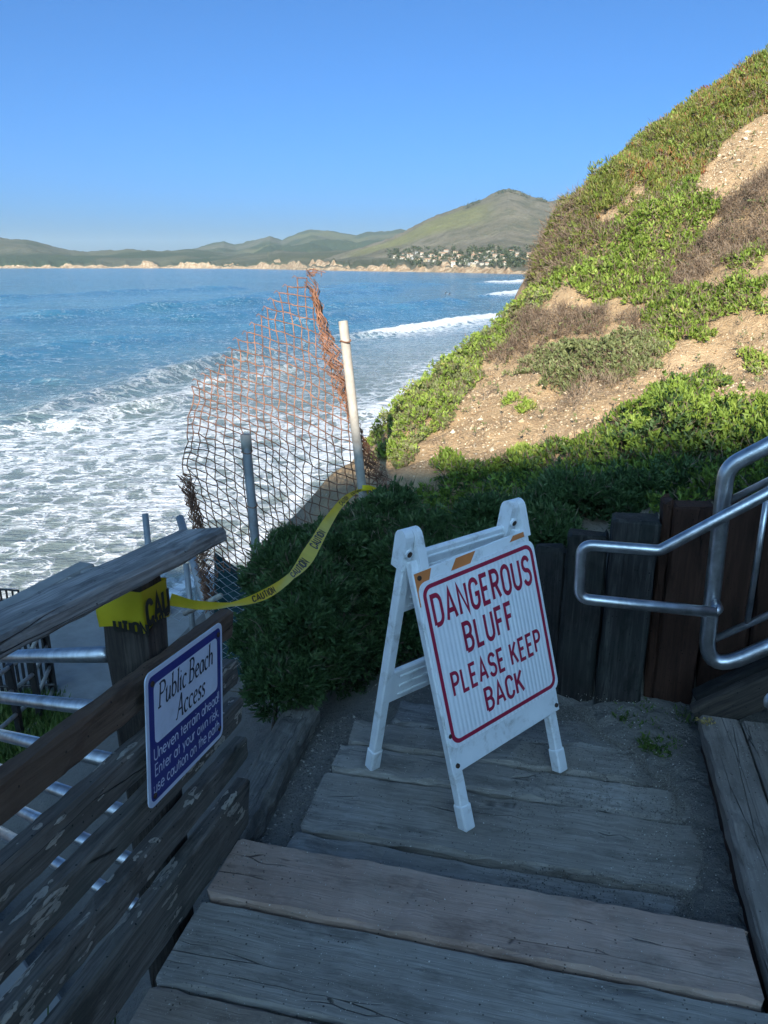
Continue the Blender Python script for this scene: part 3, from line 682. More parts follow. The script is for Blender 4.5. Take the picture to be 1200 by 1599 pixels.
wave([px_sea(*q) for q in ((755, 444), (780, 441), (805, 440), (835, 438), (870, 437))], 1.2, 7, 8, ([0, .3, 1], [.4, 1, 1]), 47)
for k, ln in enumerate([((20, 502), (65, 496), (200, 486), (330, 477), (430, 470), (520, 462), (620, 452)), ((270, 500), (330, 495), (420, 489), (520, 482), (600, 476)),
                        ((440, 512), (520, 500), (600, 487), (680, 476), (740, 468)), ((-60, 560), (60, 545), (170, 530), (300, 520)), ((360, 468), (480, 456), (600, 448), (700, 443)), ((-60, 470), (80, 462), (240, 455), (380, 450)),
                        ((520, 448), (620, 442), (720, 437), (800, 434)), ((60, 600), (150, 585), (260, 567), (330, 556))]):
    wave([px_sea(*q) for q in ln], [1.7, 1.4, 1.5, .6, 1.5, 1.3, 1.2, .4][k], [7, 6, 6, 5, 9, 9, 12, 3][k], [10, 9, 9, 8, 13, 13, 16, 5][k], None, 60 + k)
# lacy foam left behind by broken waves: thick inside the surf line
dW, pW = dist_curve(X, Y, W1)
inside = sstep(1.0, -3.0, dW)
surf = inside * (0.12 + 0.62 * fbm(X / 9, Y / 13, 51)) * sstep(230, 120, Y) * sstep(-2, 8, off + 4)
surf *= 1 - 0.70 * sstep(50, 76, Y + 0.5 * (X + 10)) * sstep(3, 9, off)
outer = sstep(0, -9, -dW) * 0
trail = sstep(9, 2, dW) * (1 - inside) * 0.05 * sstep(110, 70, Y)
foam = np.clip(np.maximum(np.maximum(foam, surf), trail), 0, 1)
foam = np.maximum(foam, sstep(16, 2, off) * 0.7 * sstep(150, 220, Y) * sstep(900, 500, Y))
edge = sstep(1.6, 0.1, np.abs(off - 0.6 - 2.4 * fbm(Y / 6, Y * 0, 53)))
churn = np.maximum(churn, 0.55 * edge * sstep(120, 60, Y))
lump = (fbm(X / 0.9, Y / 0.9, 55, 3) - .4)
Zs += churn * lump * np.clip(0.35 + RR / 400, .35, 1.2) * 0.9
shallow = np.clip(sstep(62, 8, off) * sstep(190, 70, Y) * 0.9 + churn * .3, 0, 1)
sv = np.stack([X, Y, SEA + Zs], -1).reshape(-1, 3)
t = NT('sea_water')
c = t.coord('Object')
foam_a = t.attr('foam'); churn_a = t.attr('churn'); sh = t.attr('shallow'); fa = t.attr('far')
wn1 = t.noise(t.coord('Object', (0.16, 0.42, 1), rot=(0, 0, R(-28))), 1.0, 5, 0.62)
wn2 = t.noise(t.coord('Object', (0.55, 1.5, 1), rot=(0, 0, R(-18))), 1.0, 5, 0.68)
wn3 = t.noise(t.coord('Object', (0.012, 0.05, 1), rot=(0, 0, R(-14))), 1.0, 6, 0.62)
wn4 = t.noise(t.coord('Object', (0.03, 0.11, 1), rot=(0, 0, R(-20))), 1.0, 5, 0.6)
# warped cells: foam lies along the cell edges
wrp = t.new('ShaderNodeVectorMath', operation='MULTIPLY_ADD'); t.put(wrp, 0, t.noise(t.coord('Object', (0.5, 0.5, 1)), 1.0, 3, 0.6, 0, 1)); wrp.inputs[1].default_value = (2.6, 2.6, 0)
t.put(wrp, 2, t.coord('Object', (1.0, 0.72, 0), rot=(0, 0, R(-62))))
e1 = t.vor(wrp.outputs[0], 0.62, 'DISTANCE_TO_EDGE'); e2 = t.vor(wrp.outputs[0], 2.1, 'DISTANCE_TO_EDGE')
fb = t.noise(c, 0.8, 6, 0.7)
lace = t.math('ADD', t.math('MULTIPLY', t.rng(e1, 0.0, 0.34, 1, 0), 0.62), t.math('MULTIPLY', t.rng(e2, 0.0, 0.3, 1, 0), 0.38))
lace = t.math('ADD', t.math('MULTIPLY', lace, 0.7), t.math('MULTIPLY', fb, 0.42))
thr = t.math('SUBTRACT', 0.98, t.math('MULTIPLY', foam_a, 0.72))
fm = t.rng(t.math('SUBTRACT', lace, thr), -0.02, 0.12)
film = t.math('MULTIPLY', t.rng(t.math('SUBTRACT', t.math('ADD', lace, t.math('MULTIPLY', t.math('SUBTRACT', t.noise(c, 0.25, 4, 0.65), 0.5), 0.5)), thr), -0.30, 0.10), 0.42)
fm = t.math('MAXIMUM', t.math('MULTIPLY', fm, t.rng(t.noise(c, 3.0, 4, 0.7), 0.25, 0.6, 0.55, 1.0)), film)
cm = t.rng(t.math('SUBTRACT', t.math('ADD', churn_a, t.math('MULTIPLY', t.math('SUBTRACT', t.noise(c, 1.6, 5, 0.7), 0.5), 0.9)), 0.45), -0.06, 0.10)
fm = t.math('MAXIMUM', fm, cm)
deep = t.mix(t.rng(wn3, 0.35, 0.65), (0.025, 0.12, 0.19), (0.045, 0.18, 0.26))
deep = t.mix(t.rng(t.noise(c, 0.02, 3), 0.3, 0.7, 0, .4), deep, (0.02, 0.10, 0.17))
wcol = t.mix(sh, deep, t.mix(wn4, (0.14, 0.175, 0.16), (0.20, 0.22, 0.19)))
col = t.mix(fm, wcol, (0.64, 0.67, 0.70))
t.set(col, t.rng(fm, 0, 1, 0.12, 0.75, False), 0, 0.5); t.bsdf.inputs['IOR'].default_value = 1.33
b1 = t.new('ShaderNodeBump'); b1.inputs['Strength'].default_value = 1.0; b1.inputs['Distance'].default_value = 0.55; t.put(b1, 'Height', wn1)
b2 = t.new('ShaderNodeBump'); b2.inputs['Strength'].default_value = 1.0; b2.inputs['Distance'].default_value = 0.34; t.put(b2, 'Height', wn2); t.l.new(b1.outputs[0], b2.inputs['Normal'])
b3 = t.new('ShaderNodeBump'); b3.inputs['Distance'].default_value = 2.6; t.put(b3, 'Height', wn4); t.put(b3, 'Strength', fa); t.l.new(b2.outputs[0], b3.inputs['Normal'])
b4 = t.new('ShaderNodeBump'); b4.inputs['Distance'].default_value = 0.12; b4.inputs['Strength'].default_value = 0.8; t.put(b4, 'Height', t.math('MULTIPLY', fm, fb)); t.l.new(b3.outputs[0], b4.inputs['Normal'])
t.l.new(b4.outputs[0], t.bsdf.inputs['Normal'])
M['sea'] = t.m
sea = link('sea', fast_mesh('sea', sv, grid_faces(NR, NC)[:, ::-1], True, {'foam': foam.ravel(), 'churn': churn.ravel(), 'shallow': shallow.ravel(), 'far': sstep(60, 500, RR).ravel()}), M['sea']); tag(sea, kind='structure')

# ------------------------------------------------------------------ far hills across the bay
t = NT('far_hillside')
c = t.coord('Object'); n1 = t.noise(c, 0.004, 6, 0.65); n2 = t.noise(c, 0.02, 6, 0.7); n3 = t.noise(c, 0.09, 4, 0.7)
scrub = t.mix(t.rng(n1, 0.35, 0.65), (0.135, 0.122, 0.088), (0.19, 0.168, 0.128))
scrub = t.mix(t.rng(n2, 0.45, 0.62, 0, 0.75), scrub, (0.09, 0.09, 0.062))
scrub = t.mix(t.rng(n3, 0.58, 0.74, 0, 0.5), scrub, (0.19, 0.165, 0.105))
grass = t.mix(n2, (0.16, 0.17, 0.06), (0.23, 0.225, 0.09))
col = t.mix(t.math('MULTIPLY', t.attr('grass'), t.rng(n2, 0.3, 0.55, 1.0, 0.55)), scrub, grass)
wood_ = t.mix(n2, (0.030, 0.048, 0.026), (0.055, 0.075, 0.04)); col = t.mix(t.attr('wood'), col, wood_)
cl = t.mix(t.rng(n3, 0.35, 0.68), (0.26, 0.165, 0.095), (0.52, 0.40, 0.27)); cl = t.mix(t.rng(n2, 0.5, 0.68, 0, 0.6), cl, (0.12, 0.1, 0.065))
col = t.mix(t.rng(t.math('ADD', t.attr('cliff'), t.math('MULTIPLY', t.math('SUBTRACT', n2, 0.5), 1.3)), 0.4, 0.6), col, cl)
n4 = t.noise(c, 0.22, 3, 0.7)
col = t.mix(t.rng(n4, 0.54, 0.66, 0, 0.7), col, (0.035, 0.042, 0.024)); col = t.mix(t.rng(t.noise(c, 0.05, 4, 0.75), 0.62, 0.72, 0, 0.6), col, (0.30, 0.26, 0.19))
t.bump(t.math('ADD', n2, t.math('MULTIPLY', n3, 0.4)), 0.9, 9)
M['far_hill'] = t.set(col, 0.95, 0, 0.1)
SHX = np.array([-400, 0, 250, 330, 420, 480, 560, 700, 800, 850, 1300]); SHD = np.array([3900, 3500, 3300, 3000, 2500, 2000, 1650, 1350, 1140, 1060, 900])
def hillmesh(name, ridge, rdist, x0, x1, ncol, nrow, shore_d, cliff_h, power, nz, seed, wood_f=0.0, grass_f=0.0, band=None):
    """ridge: (px, py) silhouette; slope runs from the waterline shore_d(px) up to distance rdist"""
    xs = np.linspace(x0, x1, ncol); ry = np.interp(xs, [q[0] for q in ridge], [q[1] for q in ridge])
    ry0 = ry.copy(); ry = ry + (vnoise(xs / 9, xs * 0, seed + 1) - .5) * 2.2 + (vnoise(xs / 3, xs * 0, seed + 2) - .5) * 1.0
    T = np.concatenate([np.linspace(0, .06, 8), np.linspace(.06, 1, nrow)[1:], [1.06, 1.2, 1.5]])
    u = (xs - 600) / 1201; v = (ry - 799.5) / 1201
    dx, dy, dz = u, cp_ - v * sp_, -(sp_ + v * cp_); hl = np.hypot(dx, dy)
    rd = np.array([rdist(q) for q in xs]); sd = np.array([shore_d(q) for q in xs]); hr = np.maximum(CAMH + dz / hl * rd - SEA, 5)[:, None]; v0 = (ry0 - 799.5) / 1201; hs_ = np.maximum(CAMH - (sp_ + v0 * cp_) / np.hypot(u, cp_ - v0 * sp_) * rd - SEA, 5)[:, None]
    TT = T[None, :]; D = sd[:, None] + (rd - sd)[:, None] * TT; Xp = (dx / hl)[:, None] * D; Yp = (dy / hl)[:, None] * D; PXs = xs[:, None] + 0 * TT
    ch = cliff_h * (0.35 + 0.7 * vnoise(PXs / 14, PXs * 0, seed + 5) + 0.5 * vnoise(PXs / 3.7, PXs * 0, seed + 6)) * (0.45 + 0.45 * sstep(.42, .6, vnoise(PXs / 33, PXs * 0, seed + 7)))
    tc = np.minimum(TT, 1)
    cm_ = cliff_h * .6; hh = ch * sstep(0, .05, TT) * (1 - sstep(.04, .25, TT)) + cm_ * sstep(.04, .25, TT) + (hs_ - cm_) * tc ** power + (hr - hs_) * tc ** 14 + nz * (fbm(Xp / 160, Yp / 260, seed, 4) - .5) * np.sin(math.pi * tc) * 2
    hh = hh - np.maximum(TT - 1, 0) * 500
    V = np.stack([Xp, Yp, SEA - 1.0 + np.maximum(hh, np.where(TT > 0, -2, -3))], -1).reshape(-1, 3)
    CL = sstep(1.25, .75, (hh + 1) / np.maximum(ch, 1)).ravel()
    GR = (grass_f * sstep(.45, .62, fbm(Xp / 420, Yp / 420, seed + 8)) if band is None else band(PXs, TT + 0 * PXs, Xp, Yp)).ravel()
    WD = (wood_f * (.5 + .5 * sstep(.36, .52, fbm(Xp / 350, Yp / 350, seed + 9)))).ravel()
    nt = len(T); V = np.array(V)
    F = grid_faces(ncol, nt)[:, ::-1]
    return link(name, fast_mesh(name, V, F, True, {'cliff': CL, 'grass': GR, 'wood': WD}), M['far_hill'])
shd = lambda px: float(np.interp(px, SHX, SHD))
tag(hillmesh('headland', [(-300, 362), (-60, 366), (0, 371), (40, 374), (80, 383), (110, 390), (140, 392), (200, 389), (250, 391), (290, 389), (330, 392), (380, 398), (440, 404), (520, 412)], lambda p: 4600, -400, 520, 300, 36, shd, 26, 1.0, 16, 71, wood_f=1.0, grass_f=.3), kind='structure')
tag(hillmesh('hills', [(150, 412), (230, 400), (280, 392), (310, 386), (338, 378), (350, 376), (368, 381), (400, 374), (421, 368), (440, 374), (460, 366), (485, 358), (505, 359), (530, 363), (556, 367), (575, 362), (600, 361), (625, 357), (660, 362), (720, 372), (800, 380)], lambda p: 6200, 150, 800, 260, 36, lambda p: max(shd(p) + 700, 2900), 5, 1.1, 40, 72, wood_f=1.0, grass_f=1.0), kind='structure')
tag(hillmesh('foothills', [(260, 420), (300, 408), (330, 401), (360, 399), (400, 394), (440, 391), (480, 393), (520, 391), (560, 389), (600, 391), (680, 396), (760, 400)], lambda p: 3900 if p < 420 else 3300, 255, 760, 260, 30, shd, 20, 0.9, 14, 73, wood_f=.7, grass_f=.25), kind='structure')
def l1band(px, tt, Xp, Yp):
    s = sstep(520, 580, px) * sstep(790, 740, px) * sstep(.62, .74, tt + 0.12 * (fbm(Xp / 120, Yp / 120, 5) - .5)) * sstep(1.0, .93, tt + 0.1 * fbm(Xp / 60, Yp / 200, 8))
    return s * 0.95
BIG = [(440, 424), (480, 413), (540, 393), (580, 380), (610, 371), (640, 356), (670, 340), (700, 329), (730, 318), (760, 307), (781, 297), (795, 293), (812, 298), (830, 306), (842, 307), (858, 313), (880, 310), (900, 311), (960, 300), (1100, 270), (1300, 260)]
big_rd = lambda p: 2450.0
big = hillmesh('hill_across_bay', BIG, big_rd, 440, 1250, 420, 60, shd, 15, 1.45, 20, 74, wood_f=.12, band=l1band); tag(big, kind='structure')
BVbig = BVHTree.FromPolygons([tuple(v.co) for v in big.data.vertices], [tuple(p.vertices) for p in big.data.polygons])
def onbig(px, py):
    h = BVbig.ray_cast(Vector((0, 0, CAMH)), Vector(ray(px, py)).normalized(), 9000)
    return None if h[0] is None else np.array(h[0])
def onbig_xy(X, Y):
    h = BVbig.ray_cast(Vector((X, Y, 900)), Vector((0, 0, -1)), 2000); return None if h[0] is None else h[0].z

# ------------------------------------------------------------------ walkway: landing planks, steps, side stair
walk = empty('landing', S(2.2, 0, 0), kind='structure')
for k, (a0, a1, b0, b1, dz) in enumerate([(1.70, 2.005, -0.790, 0.565, -0.004), (2.018, 2.335, -0.782, .555, 0.0), (2.350, 2.520, -0.768, .55, -0.003), (2.534, 2.705, -0.758, .545, -0.006), (2.72, 2.90, -0.62, 0.50, -0.010)]):
    board('plank', S((a0 + a1) / 2, b0, -0.03 + dz), S((a0 + a1) / 2 + (0.004 if k % 2 else -0.004), b1, -0.03 + dz), D1, a1 - a0 - 0.006, 0.06, M['deck_wood'], walk, jit=0.006, bev=0.012, n=26, seed=20 + k, ragged=0.008, wobble=0.004)
step = empty('step', S(1.4, 0, 0.15), kind='structure')
for k, (a0, a1, b0, b1, m, dz) in enumerate([(1.534, 1.764, -0.868, 0.552, 'step_red', 0), (1.262, 1.524, -0.872, 0.562, 'deck_wood', -0.006), (0.96, 1.250, -0.87, 0.56, 'deck_brown', 0.002), (0.66, 0.95, -0.87, 0.56, 'deck_wood', 0)]):
    board('plank', S((a0 + a1) / 2, b0, 0.125 + dz), S((a0 + a1) / 2, b1, 0.125 + dz), D1, a1 - a0 - 0.004, 0.05, M[m], step, jit=0.0035, bev=0.008, n=26, seed=30 + k, ragged=0.006)
board('riser', S(1.72, -0.85, 0.04), S(1.72, 0.54, 0.04), UP, 0.115, 0.035, M['deck_brown'], step, seed=36)
# side stair climbing to the right
sstair = empty('side_stair', S(2.0, 0.9, 0), kind='structure')
for k, (b0, b1, z, m) in enumerate([(0.572, 0.712, 0.172, 'tread_wood'), (0.722, 0.905, 0.170, 'tread_wood'), (0.90, 1.18, 0.345, 'tread_wood'), (1.17, 1.45, 0.52, 'tread_wood')]):
    board('tread', S(1.32, (b0 + b1) / 2, z - 0.032), S(2.765, (b0 + b1) / 2, z - 0.032), D2, b1 - b0, 0.064, M[m], sstair, jit=0.003, bev=0.009, n=22, seed=40 + k, ragged=0.006)
    board('riser', S(1.32, b0 + 0.035, z - 0.12), S(2.75, b0 + 0.035, z - 0.12), UP, 0.10, 0.03, M['timber_red'], sstair, seed=45 + k) if k != 1 else None
board('stringer', S(2.815, 0.578, 0.12), S(2.815, 1.7, 0.12 + 1.122 * 0.74), UP, 0.125, 0.04, M['post_wood'], sstair, seed=51, bev=0.006)
board('stringer', S(2.87, 0.60, 0.14), S(2.87, 1.7, 0.14 + 1.10 * 0.74), UP, 0.15, 0.05, M['timber_black'], sstair, seed=52)
board('stringer', S(1.28, 0.60, 0.06), S(1.28, 1.7, 0.06 + 1.1 * 0.64), UP, 0.24, 0.045, M['tread_wood'], sstair, seed=53)
# trodden earth banked over the plank ends, and between planks and log
def dirt_patch(name, a0, a1, b0, b1, hfun, na=60, nb=30):
    A_, B_ = np.meshgrid(np.linspace(a0, a1, na), np.linspace(b0, b1, nb), indexing='ij')
    P = A_[..., None] * D1 + B_[..., None] * D2; P[..., 2] = hfun(A_, B_)
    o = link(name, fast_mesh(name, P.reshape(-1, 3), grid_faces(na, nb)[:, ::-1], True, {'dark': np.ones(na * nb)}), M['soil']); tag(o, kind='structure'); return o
dirt_patch('earth', 1.80, 3.12, -0.25, 0.70, lambda a, b: -0.045 + 0.075 * sstep(0.32, 0.64, b + 0.16 * (fbm(a * 5, b * 5, 11) - .5) + 0.24 * sstep(2.5, 2.9, a)) + 0.02 * sstep(2.72, 2.95, a) + 0.030 * (fbm(a * 22, b * 22, 12) - .5), 150, 110)

# ------------------------------------------------------------------ timber railing on the left
SL = -0.112
def rz(a, z_end): return z_end + (1.85 - a) * -SL
rail = empty('wooden_railing', S(1.45, -0.98, 0), 'weathered timber stair railing with peeling boards and a wide grey cap', 'railing')
A0, A1 = 0.15, 1.86
board('cap_rail', S(A0, -0.932, rz(A0, 1.098)), S(1.79, -0.932, rz(1.79, 1.098)), D2 + UP * 0.13, 0.142, 0.038, M['cap_wood'], rail, jit=0.002, bev=0.008, n=30, seed=61, ragged=0.004)
for k, (zt, zb, m, b, a1) in enumerate([(0.866, 0.778, 'brown_wood', -0.908, 1.845), (0.704, 0.614, 'rail_wood', -0.914, 1.86), (0.560, 0.474, 'rail_wood', -0.916, 1.885), (0.422, 0.338, 'rail_wood', -0.909, 1.89), (0.288, 0.120, 'rail_wood', -0.900, 1.86)]):
    zc = (zt + zb) / 2
    board('rail_board', S(A0, b, rz(A0, zc)), S(a1, b, rz(a1, zc)), UP, zt - zb - 0.006, 0.044, M[m], rail, jit=0.0024, bev=0.007, n=34, seed=70 + k, ragged=0.010, wobble=0.002)
board('post', S(1.535, -0.992, -0.5), S(1.520, -0.992, 1.115), D2, 0.112, 0.112, M['post_wood'], rail, jit=0.003, bev=0.012, n=16, seed=81)
board('post', S(0.3, -0.995, -0.5), S(0.3, -0.995, 1.24), D2, 0.135, 0.135, M['post_wood'], rail, jit=0.003, bev=0.012, n=16, seed=82)

# ------------------------------------------------------------------ blue beach access sign screwed to the boards
sg_o = S(1.300, -0.868, 0.608); sg_u = nrm(S(1, 0, -0.125)); sg_v = nrm(np.cross(D2, sg_u)); sg_v = sg_v if sg_v[2] > 0 else -sg_v; sg_n = D2
SW, SH = 0.392, 0.330
bsign = empty('beach_access_sign', sg_o, 'blue and white public beach access sign screwed to the timber railing', 'sign')
def sgm(x, y, d=0.0): return sg_o + sg_u * x + sg_v * y + sg_n * d
mb = MB(); mb.prism([sgm(x, y, 0.003) for x, y in round_rect(SW, SH, 0.022)], sg_n, 0.003); mb.build('plate', M['sign_pale'], bsign)
mb = MB(); mb.prism([sgm(0.012 + x, 0.012 + y, 0.0036) for x, y in round_rect(SW - 0.024, SH - 0.024, 0.016)], sg_n, 0.0005); mb.build('blue_field', M['navy'], bsign)
mb = MB(); mb.prism([sgm(0.034 + x, 0.150 + y, 0.0044) for x, y in round_rect(SW - 0.068, SH - 0.184, 0.014)], sg_n, 0.0007); mb.build('title_panel', M['sign_pale'], bsign)
mb = MB()
nib = (0.026, 0.066, R(25))
mpk = lambda cx, y0, d: (lambda x, y, k: sgm(cx + x, y0 + y, d + 0.00004 * k))
text_mesh(mb, 'Public Beach', PEN, 0.058, 0, mpk(SW / 2 - 0.006, 0.232, 0.0047), width=0.275, gap=0.10, space=0.22, slant=0.14, nib=nib)
text_mesh(mb, 'Access', PEN, 0.058, 0, mpk(SW / 2 + 0.01, 0.166, 0.0047), width=0.150, gap=0.10, slant=0.14, nib=nib)
mb.build('title_lettering', M['ink'], bsign)
mb = MB()
text_mesh(mb, 'Uneven terrain ahead!', ROUND, 0.029, 0.115, mpk(SW / 2, 0.112, 0.0040), width=0.335, gap=0.17, space=0.34)
text_mesh(mb, 'Enter at your own risk,', ROUND, 0.029, 0.115, mpk(SW / 2, 0.072, 0.0040), width=0.330, gap=0.17, space=0.34)
text_mesh(mb, 'use caution on the path.', ROUND, 0.029, 0.115, mpk(SW / 2, 0.032, 0.0040), width=0.345, gap=0.17, space=0.34)
mb.build('warning_lettering', M['sign_pale'], bsign)
for x, y in ((0.026, 0.026), (SW - 0.024, 0.03), (0.028, SH - 0.03), (SW - 0.026, SH - 0.03)):
    mb = MB(); mb.tube([sgm(x, y, 0.003), sgm(x, y, 0.0062), sgm(x, y, 0.0072)], [0.0075, 0.007, 0.004], 10); mb.build('screw', M['rust_bolt'], bsign)

# ------------------------------------------------------------------ white folding A-frame with the bluff warning
FL = np.array([0.289, 2.122, 0.004]); fx = nrm([0.394, 0.322, 0]); fy = np.array([-fx[1], fx[0], 0])
TOPH, DEP, SHEAR = 0.985, 0.262, -0.050
afr = empty('folding_warning_sign', FL + fx * 0.25 + fy * 0.25, 'white folding A-frame board reading dangerous bluff on the plank landing', 'warning sign')
ft = fy * DEP + UP * TOPH + fx * SHEAR; FLEN = np.linalg.norm(ft); ft = ft / FLEN; fn = nrm(np.cross(fx, ft)); fn = -fn if fn[1] > 0 else fn
fxp = nrm(fx - ft * (fx @ ft))
def af(s_, t_, d=0.0): return FL + fx * s_ + ft * t_ + fn * d
rt = (FL + fx * -0.034 + fy * 0.497) ; rtop = FL + fx * SHEAR + fy * (DEP + 0.022) + UP * TOPH
rdir = nrm(rtop - rt); RLEN = np.linalg.norm(rtop - rt); rn = nrm(np.cross(fx, rdir)); rn = rn if rn[1] > 0 else -rn
def ar(s_, t_, d=0.0): return rt + fx * s_ + rdir * t_ + rn * d
WS = 0.492
def leg(f, s_, top, name):
    mb = MB(); n_ = fn if f is af else rn; tt = ft if f is af else rdir
    mb.box(f(s_, 0.045, -0.018), fx * 0.024, tt * 0.047, n_ * 0.022, 0.006)          # foot block
    mb.box(f(s_, (0.085 + top) / 2, -0.018), fx * 0.020, tt * ((top - 0.085) / 2), n_ * 0.018, 0.005)
    return mb.build(name, M['white_plastic'], afr)
for s_ in (0.0, WS):
    leg(af, s_, FLEN - 0.085, 'front_leg'); leg(ar, s_ - 0.004, RLEN - 0.07, 'rear_leg')
    # hinge knuckles: rounded tops with a bolt
    for f, ds, tl, nm, n_, tt in ((af, 0.020, FLEN, 'hinge_knuckle', fn, ft), (ar, -0.016, RLEN, 'hinge_knuckle', rn, rdir)):
        pr = [(-0.026, -0.105), (0.026, -0.105), (0.027, 0.0)] + arc(0, 0.004, 0.027, 0.030, 0, 180, 9)[1:] + [(-0.027, 0.0)]
        c0 = f(s_ + ds, tl - 0.012, -0.012)
        mb = MB(); mb.prism([c0 + n_ * x + tt * y + fx * 0.017 for x, y in pr], fx, 0.034); kn = mb.build(nm, M['white_plastic'], afr)
    hb = ar(s_ - 0.016, RLEN - 0.030, 0.0)
    mb = MB(); mb.tube([ar(s_ - 0.016, RLEN - 0.052, -0.048), ar(s_ - 0.016, RLEN - 0.052, -0.036), ar(s_ - 0.016, RLEN - 0.052, -0.030)][::-1], [0.016, 0.0155, 0.0155], 14); mb.build('hinge_collar', M['white_plastic'], afr)
    mb = MB(); mb.tube([ar(s_ - 0.016, RLEN - 0.052, -0.040), ar(s_ - 0.016, RLEN - 0.052, -0.0495)], 0.010, 12); mb.build('hinge_bolt', M['rust_bolt'], afr)
# rear cross boards with moulded ribs
for t0, t1 in ((0.30, 0.44), (0.70, 0.93)):
    mb = MB(); mb.box(ar(WS / 2, (t0 + t1) / 2, -0.010), fx * (WS / 2 - 0.005), rdir * ((t1 - t0) / 2), rn * 0.011, 0.004); o = mb.build('cross_board', M['white_plastic'], afr)
    for q in range(3 if t0 < .5 else 6):
        tq = t0 + (t1 - t0) * (q + .7) / (3.4 if t0 < .5 else 6.4)
        for sx in ((0.13, 0.36) if t0 < .5 else (0.25,)):
            mb = MB(); mb.box(ar(sx, tq, -0.0235), fx * (0.07 if t0 < .5 else 0.21), rdir * 0.006, rn * 0.004, 0.0025); mb.build('rib', M['white_plastic'], o)
mb = MB()
mb.box(af(WS / 2 - 0.004, 0.57, 0.006), fxp * 0.276, ft * 0.344, fn * 0.006, 0.003); mb.build('backing_board', M['white_plastic'], afr)
for x0, x1, w_ in ((-0.272, -0.215, 0.030), (-0.125, -0.005, 0.030), (0.175, 0.272, 0.03)):
    mb = MB(); t0, t1 = (0.800 if x0 < -.2 else 0.846), 0.910
    if x0 < -.2: pts = [(x0, t0), (x0 + 0.028, t0 + 0.012), (x1 + 0.018, t1), (x0, t1)]
    elif x0 > .1: pts = [(x0, 0.892), (x1, 0.892), (x1, t1), (x0 + 0.022, t1)]
    else: pts = [(x0, 0.866), (x1 - 0.03, 0.866), (x1 + 0.012, t1), (x0 + 0.04, t1)]
    mb.prism([af(WS / 2 - 0.004, 0, 0.0127) + fxp * x + ft * y for x, y in pts], fn, 0.0006); mb.build('orange_stripe', M['orange'], afr)
PW, PH = 0.556, 0.566; p_o = af(WS / 2 + 0.006, 0.310, 0) - fxp * (PW / 2)
def pl(x, y, d): return p_o + fxp * x + ft * y + fn * d
mb = MB(); mb.prism([pl(x, y, 0.0165) for x, y in round_rect(PW, PH, 0.034)], fn, 0.0035); o = mb.build('sign_plate', M['sheeting'], afr, origin=None)
# the ribs of the sheeting follow the plate: give the plate its own frame
Mx = Matrix(((fxp[0], ft[0], fn[0], p_o[0]), (fxp[1], ft[1], fn[1], p_o[1]), (fxp[2], ft[2], fn[2], p_o[2]), (0, 0, 0, 1)))
wloc = afr.location.copy()
for v in o.data.vertices: v.co = Mx.inverted() @ v.co
o.matrix_local = Matrix.Translation(-wloc) @ Mx
outer = round_rect(PW - 0.024, PH - 0.024, 0.036, 8); inner = round_rect(PW - 0.052, PH - 0.052, 0.024, 8)
mb = MB(); n_ = len(outer)
mb.add([pl(x + 0.012, y + 0.012, 0.0169) for x, y in outer] + [pl(x + 0.026, y + 0.026, 0.0169) for x, y in inner], [(i, (i + 1) % n_, n_ + (i + 1) % n_, n_ + i) for i in range(n_)])
mb.build('red_border', M['sign_red'], afr)
mb = MB()
mp2 = lambda cx, y0: (lambda x, y, k: pl(cx + x, y0 + y, 0.0169 + 0.00004 * k))
text_mesh(mb, 'DANGEROUS', CAPS, 0.096, 0.17, mp2(PW / 2, 0.416), width=0.470, gap=0.28)
text_mesh(mb, 'BLUFF', CAPS, 0.092, 0.17, mp2(PW / 2 - 0.010, 0.290), width=0.232, gap=0.30)
text_mesh(mb, 'PLEASE KEEP', CAPS, 0.074, 0.17, mp2(PW / 2 + 0.002, 0.168), width=0.438, gap=0.28, space=0.40)
text_mesh(mb, 'BACK', CAPS, 0.074, 0.17, mp2(PW / 2 + 0.006, 0.062), width=0.185, gap=0.26)
mb.build('lettering', M['sign_red'], afr)
for s_, t_ in ((-0.018, 0.345), (-0.010, 0.238), (WS + 0.010, 0.262), (-0.012, 0.880)):
    mb = MB(); mb.tube([af(s_, t_, 0.012), af(s_, t_, 0.0165), af(s_, t_, 0.018)], [0.0085, 0.008, 0.004], 10); mb.build('bolt', M['rust_bolt'], afr)

# ------------------------------------------------------------------ retaining wall of upright timbers
rw = empty('retaining_wall', S(3.12, 0.35, 0), 'low retaining wall of upright black and red brown timbers below the shrubs', 'wall')
for k, (b0, b1, z, a, m) in enumerate([(-0.30, -0.205, 0.56, 3.13, 'timber_black'), (-0.20, -0.095, 0.60, 3.12, 'timber_black'), (-0.09, 0.035, 0.655, 3.115, 'timber_black'), (0.04, 0.205, 0.735, 3.10, 'timber_black'), (0.212, 0.395, 0.826, 3.075, 'timber_black'), (0.400, 0.437, 0.90, 3.105, 'timber_red'), (0.440, 0.60, 0.892, 3.095, 'timber_red'), (0.604, 0.78, 0.93, 3.11, 'timber_red'), (0.786, 0.97, 1.02, 3.10, 'timber_red'), (0.976, 1.16, 1.14, 3.11, 'timber_red'), (1.166, 1.36, 1.26, 3.10, 'timber_red')]):
    lean = [0.0, .004, .006, -.01, -.012, 0, -.006, .004, 0, 0, 0][k]
    board('timber', S(a, (b0 + b1) / 2 + lean, -0.12), S(a + 0.05, (b0 + b1) / 2, z), D2, b1 - b0, 0.11 if k != 4 else 0.15, M[m], rw, jit=0.004, bev=0.010, n=14, seed=90 + k, ragged=0.006)

